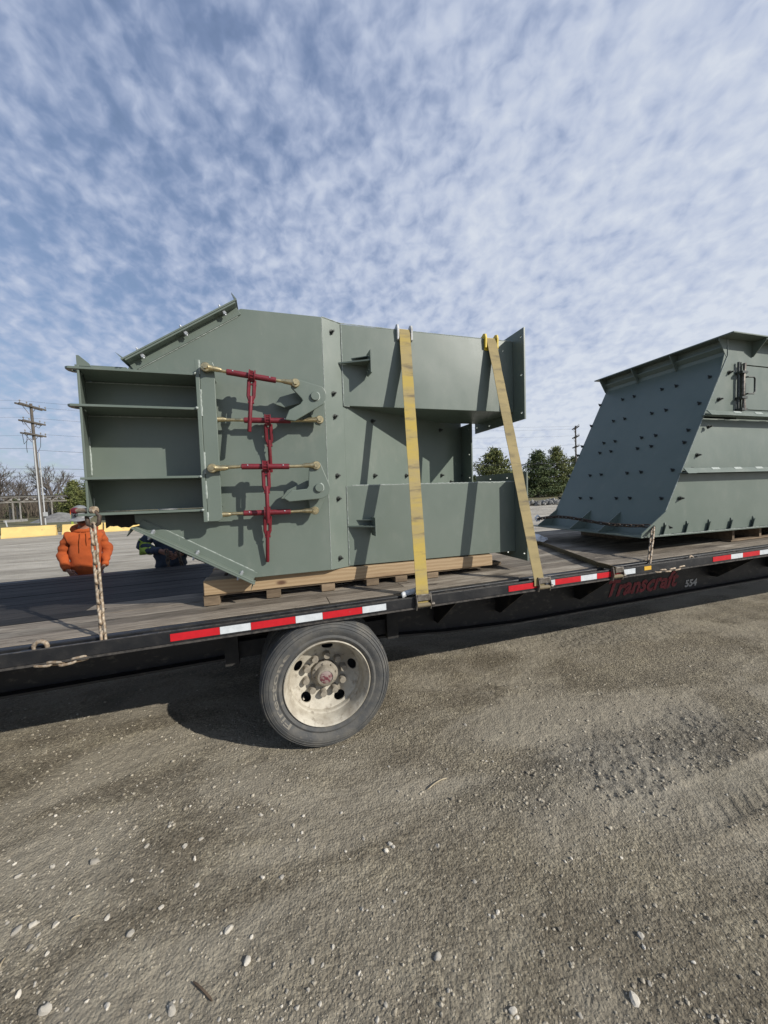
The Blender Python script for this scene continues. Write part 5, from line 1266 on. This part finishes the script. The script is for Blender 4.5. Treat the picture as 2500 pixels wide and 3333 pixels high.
# hood, drawstrings, pocket, chest print
MB().tube([(.12*sin(a), .02-.10*cos(a)*.9+.02, 1.405+.03*(1-cos(a))*.9) for a in [radians(q) for q in range(-170, 171, 20)]], [.028+.026*abs(sin(radians(q)/2)) for q in range(-170, 171, 20)], 10).build('hood', M['hoodie'], jk, smooth=80)
MB().blob((0, .115, 1.39), 1, seed=5, sub=3, amp=.12, scale=(.125, .075, .105)).build('hood_back', M['hoodie'], jk, smooth=80)
for s in (-1, 1): MB().tube([(.035*s, -.105, 1.39), (.04*s, -.160, 1.30), (.045*s, -.172, 1.18+.05*s)], .005, 6).build('drawstring', M['hoodie'], jk, smooth=60)
for k in range(7): MB().box(.075+.013*k, .083+.013*k, -.162+.002*k, -.150, 1.315, 1.326+.004*(k % 2)).build('chest_print', M['dark'], jk)
# hat: shell, brim and sticker
def hatshell():
    m = MB(); n = 24; prof = [(.0, .135), (.045, .130), (.080, .110), (.102, .070), (.110, .030), (.112, .0), (.117, -.004), (.117, -.012), (.106, -.012), (.104, .02), (.07, .10), (0, .125)]
    for (r, h) in prof:
        for k in range(n): a = 2*pi*k/n; m.v.append(H_((r*cos(a)*.94, -.04+r*sin(a)*1.15, 1.655+h)))
    for i in range(len(prof)-1):
        for k in range(n): m.f.append((i*n+k, i*n+(k+1) % n, (i+1)*n+(k+1) % n, (i+1)*n+k))
    return m
hat = hatshell().build('hard_hat', M['helmet'], p1, smooth=50)
m = MB(); n = 12
for k in range(n+1):
    a = radians(-160+140*k/n)
    for (r, z) in ((.106, .0), (.160, -.022), (.160, -.028), (.106, -.010)): m.v.append(H_((r*cos(a)*.94, -.045+r*sin(a)*1.15, 1.655+z)))
for k in range(n):
    for j in range(4): m.f.append((k*4+j, k*4+(j+1) % 4, (k+1)*4+(j+1) % 4, (k+1)*4+j))
m.build('brim', M['helmet'], hat, smooth=40)
MB().blob(H_((-.045, -.158, 1.70)), 1, seed=1, sub=2, amp=0, scale=(.022, .008, .02)).build('sticker', M['visor'], hat, smooth=60)
MB().tube([H_((-.066, -.125, 1.637)), H_((0, -.147, 1.633)), H_((.066, -.125, 1.637))], .018, 8).build('dark_glasses', M['visor'], p1, smooth=60)
arm2 = {'a': ((-.185, .01, 1.385), (-.33, .01, 1.20), (-.13, -.23, 1.16), (-.05, -.27, 1.13)), 'b': ((.185, .01, 1.385), (.31, .03, 1.15), (.16, -.22, 1.10), (.07, -.26, 1.08))}
pl2 = onY(556, 1800, 5.55)
p2, jk2, _h = person((pl2.x, 5.55, 0), radians(12), 'person in navy jacket with lime sleeves and jeans half hidden behind the chute', 'navy', 'jacket', arm2, 'lime', headpitch=.3, jacket_hem=.88)
MB().lathe([(.112, 0), (.110, .04), (.09, .09), (.05, .125), (0, .135)], (0, -.06, 1.655), 'z', 20).build('hard_hat', M['helmet'], p2, smooth=60)
g = Vector((pl2.x+.03, 5.23, 1.16))
chain([g, g+Vector((.02, -.02, -.25)), g+Vector((.10, .0, -.45)), g+Vector((.17, .02, -.25)), g+Vector((.12, 0, .0))], .05, .0085, 'darkchain', 'dark chain bundle hanging from the hands of the person in jeans')
MB_ = MB().tube([onY(*z8(1380, 575), 5.0), onY(*z8(1590, 665), 5.0), onY(*z8(1610, 650), 5.0)], .014, 8); tag(MB_.build('pry_bar', M['dark'], smooth=50), 'thin black bar held low beside the person in jeans', 'bar')
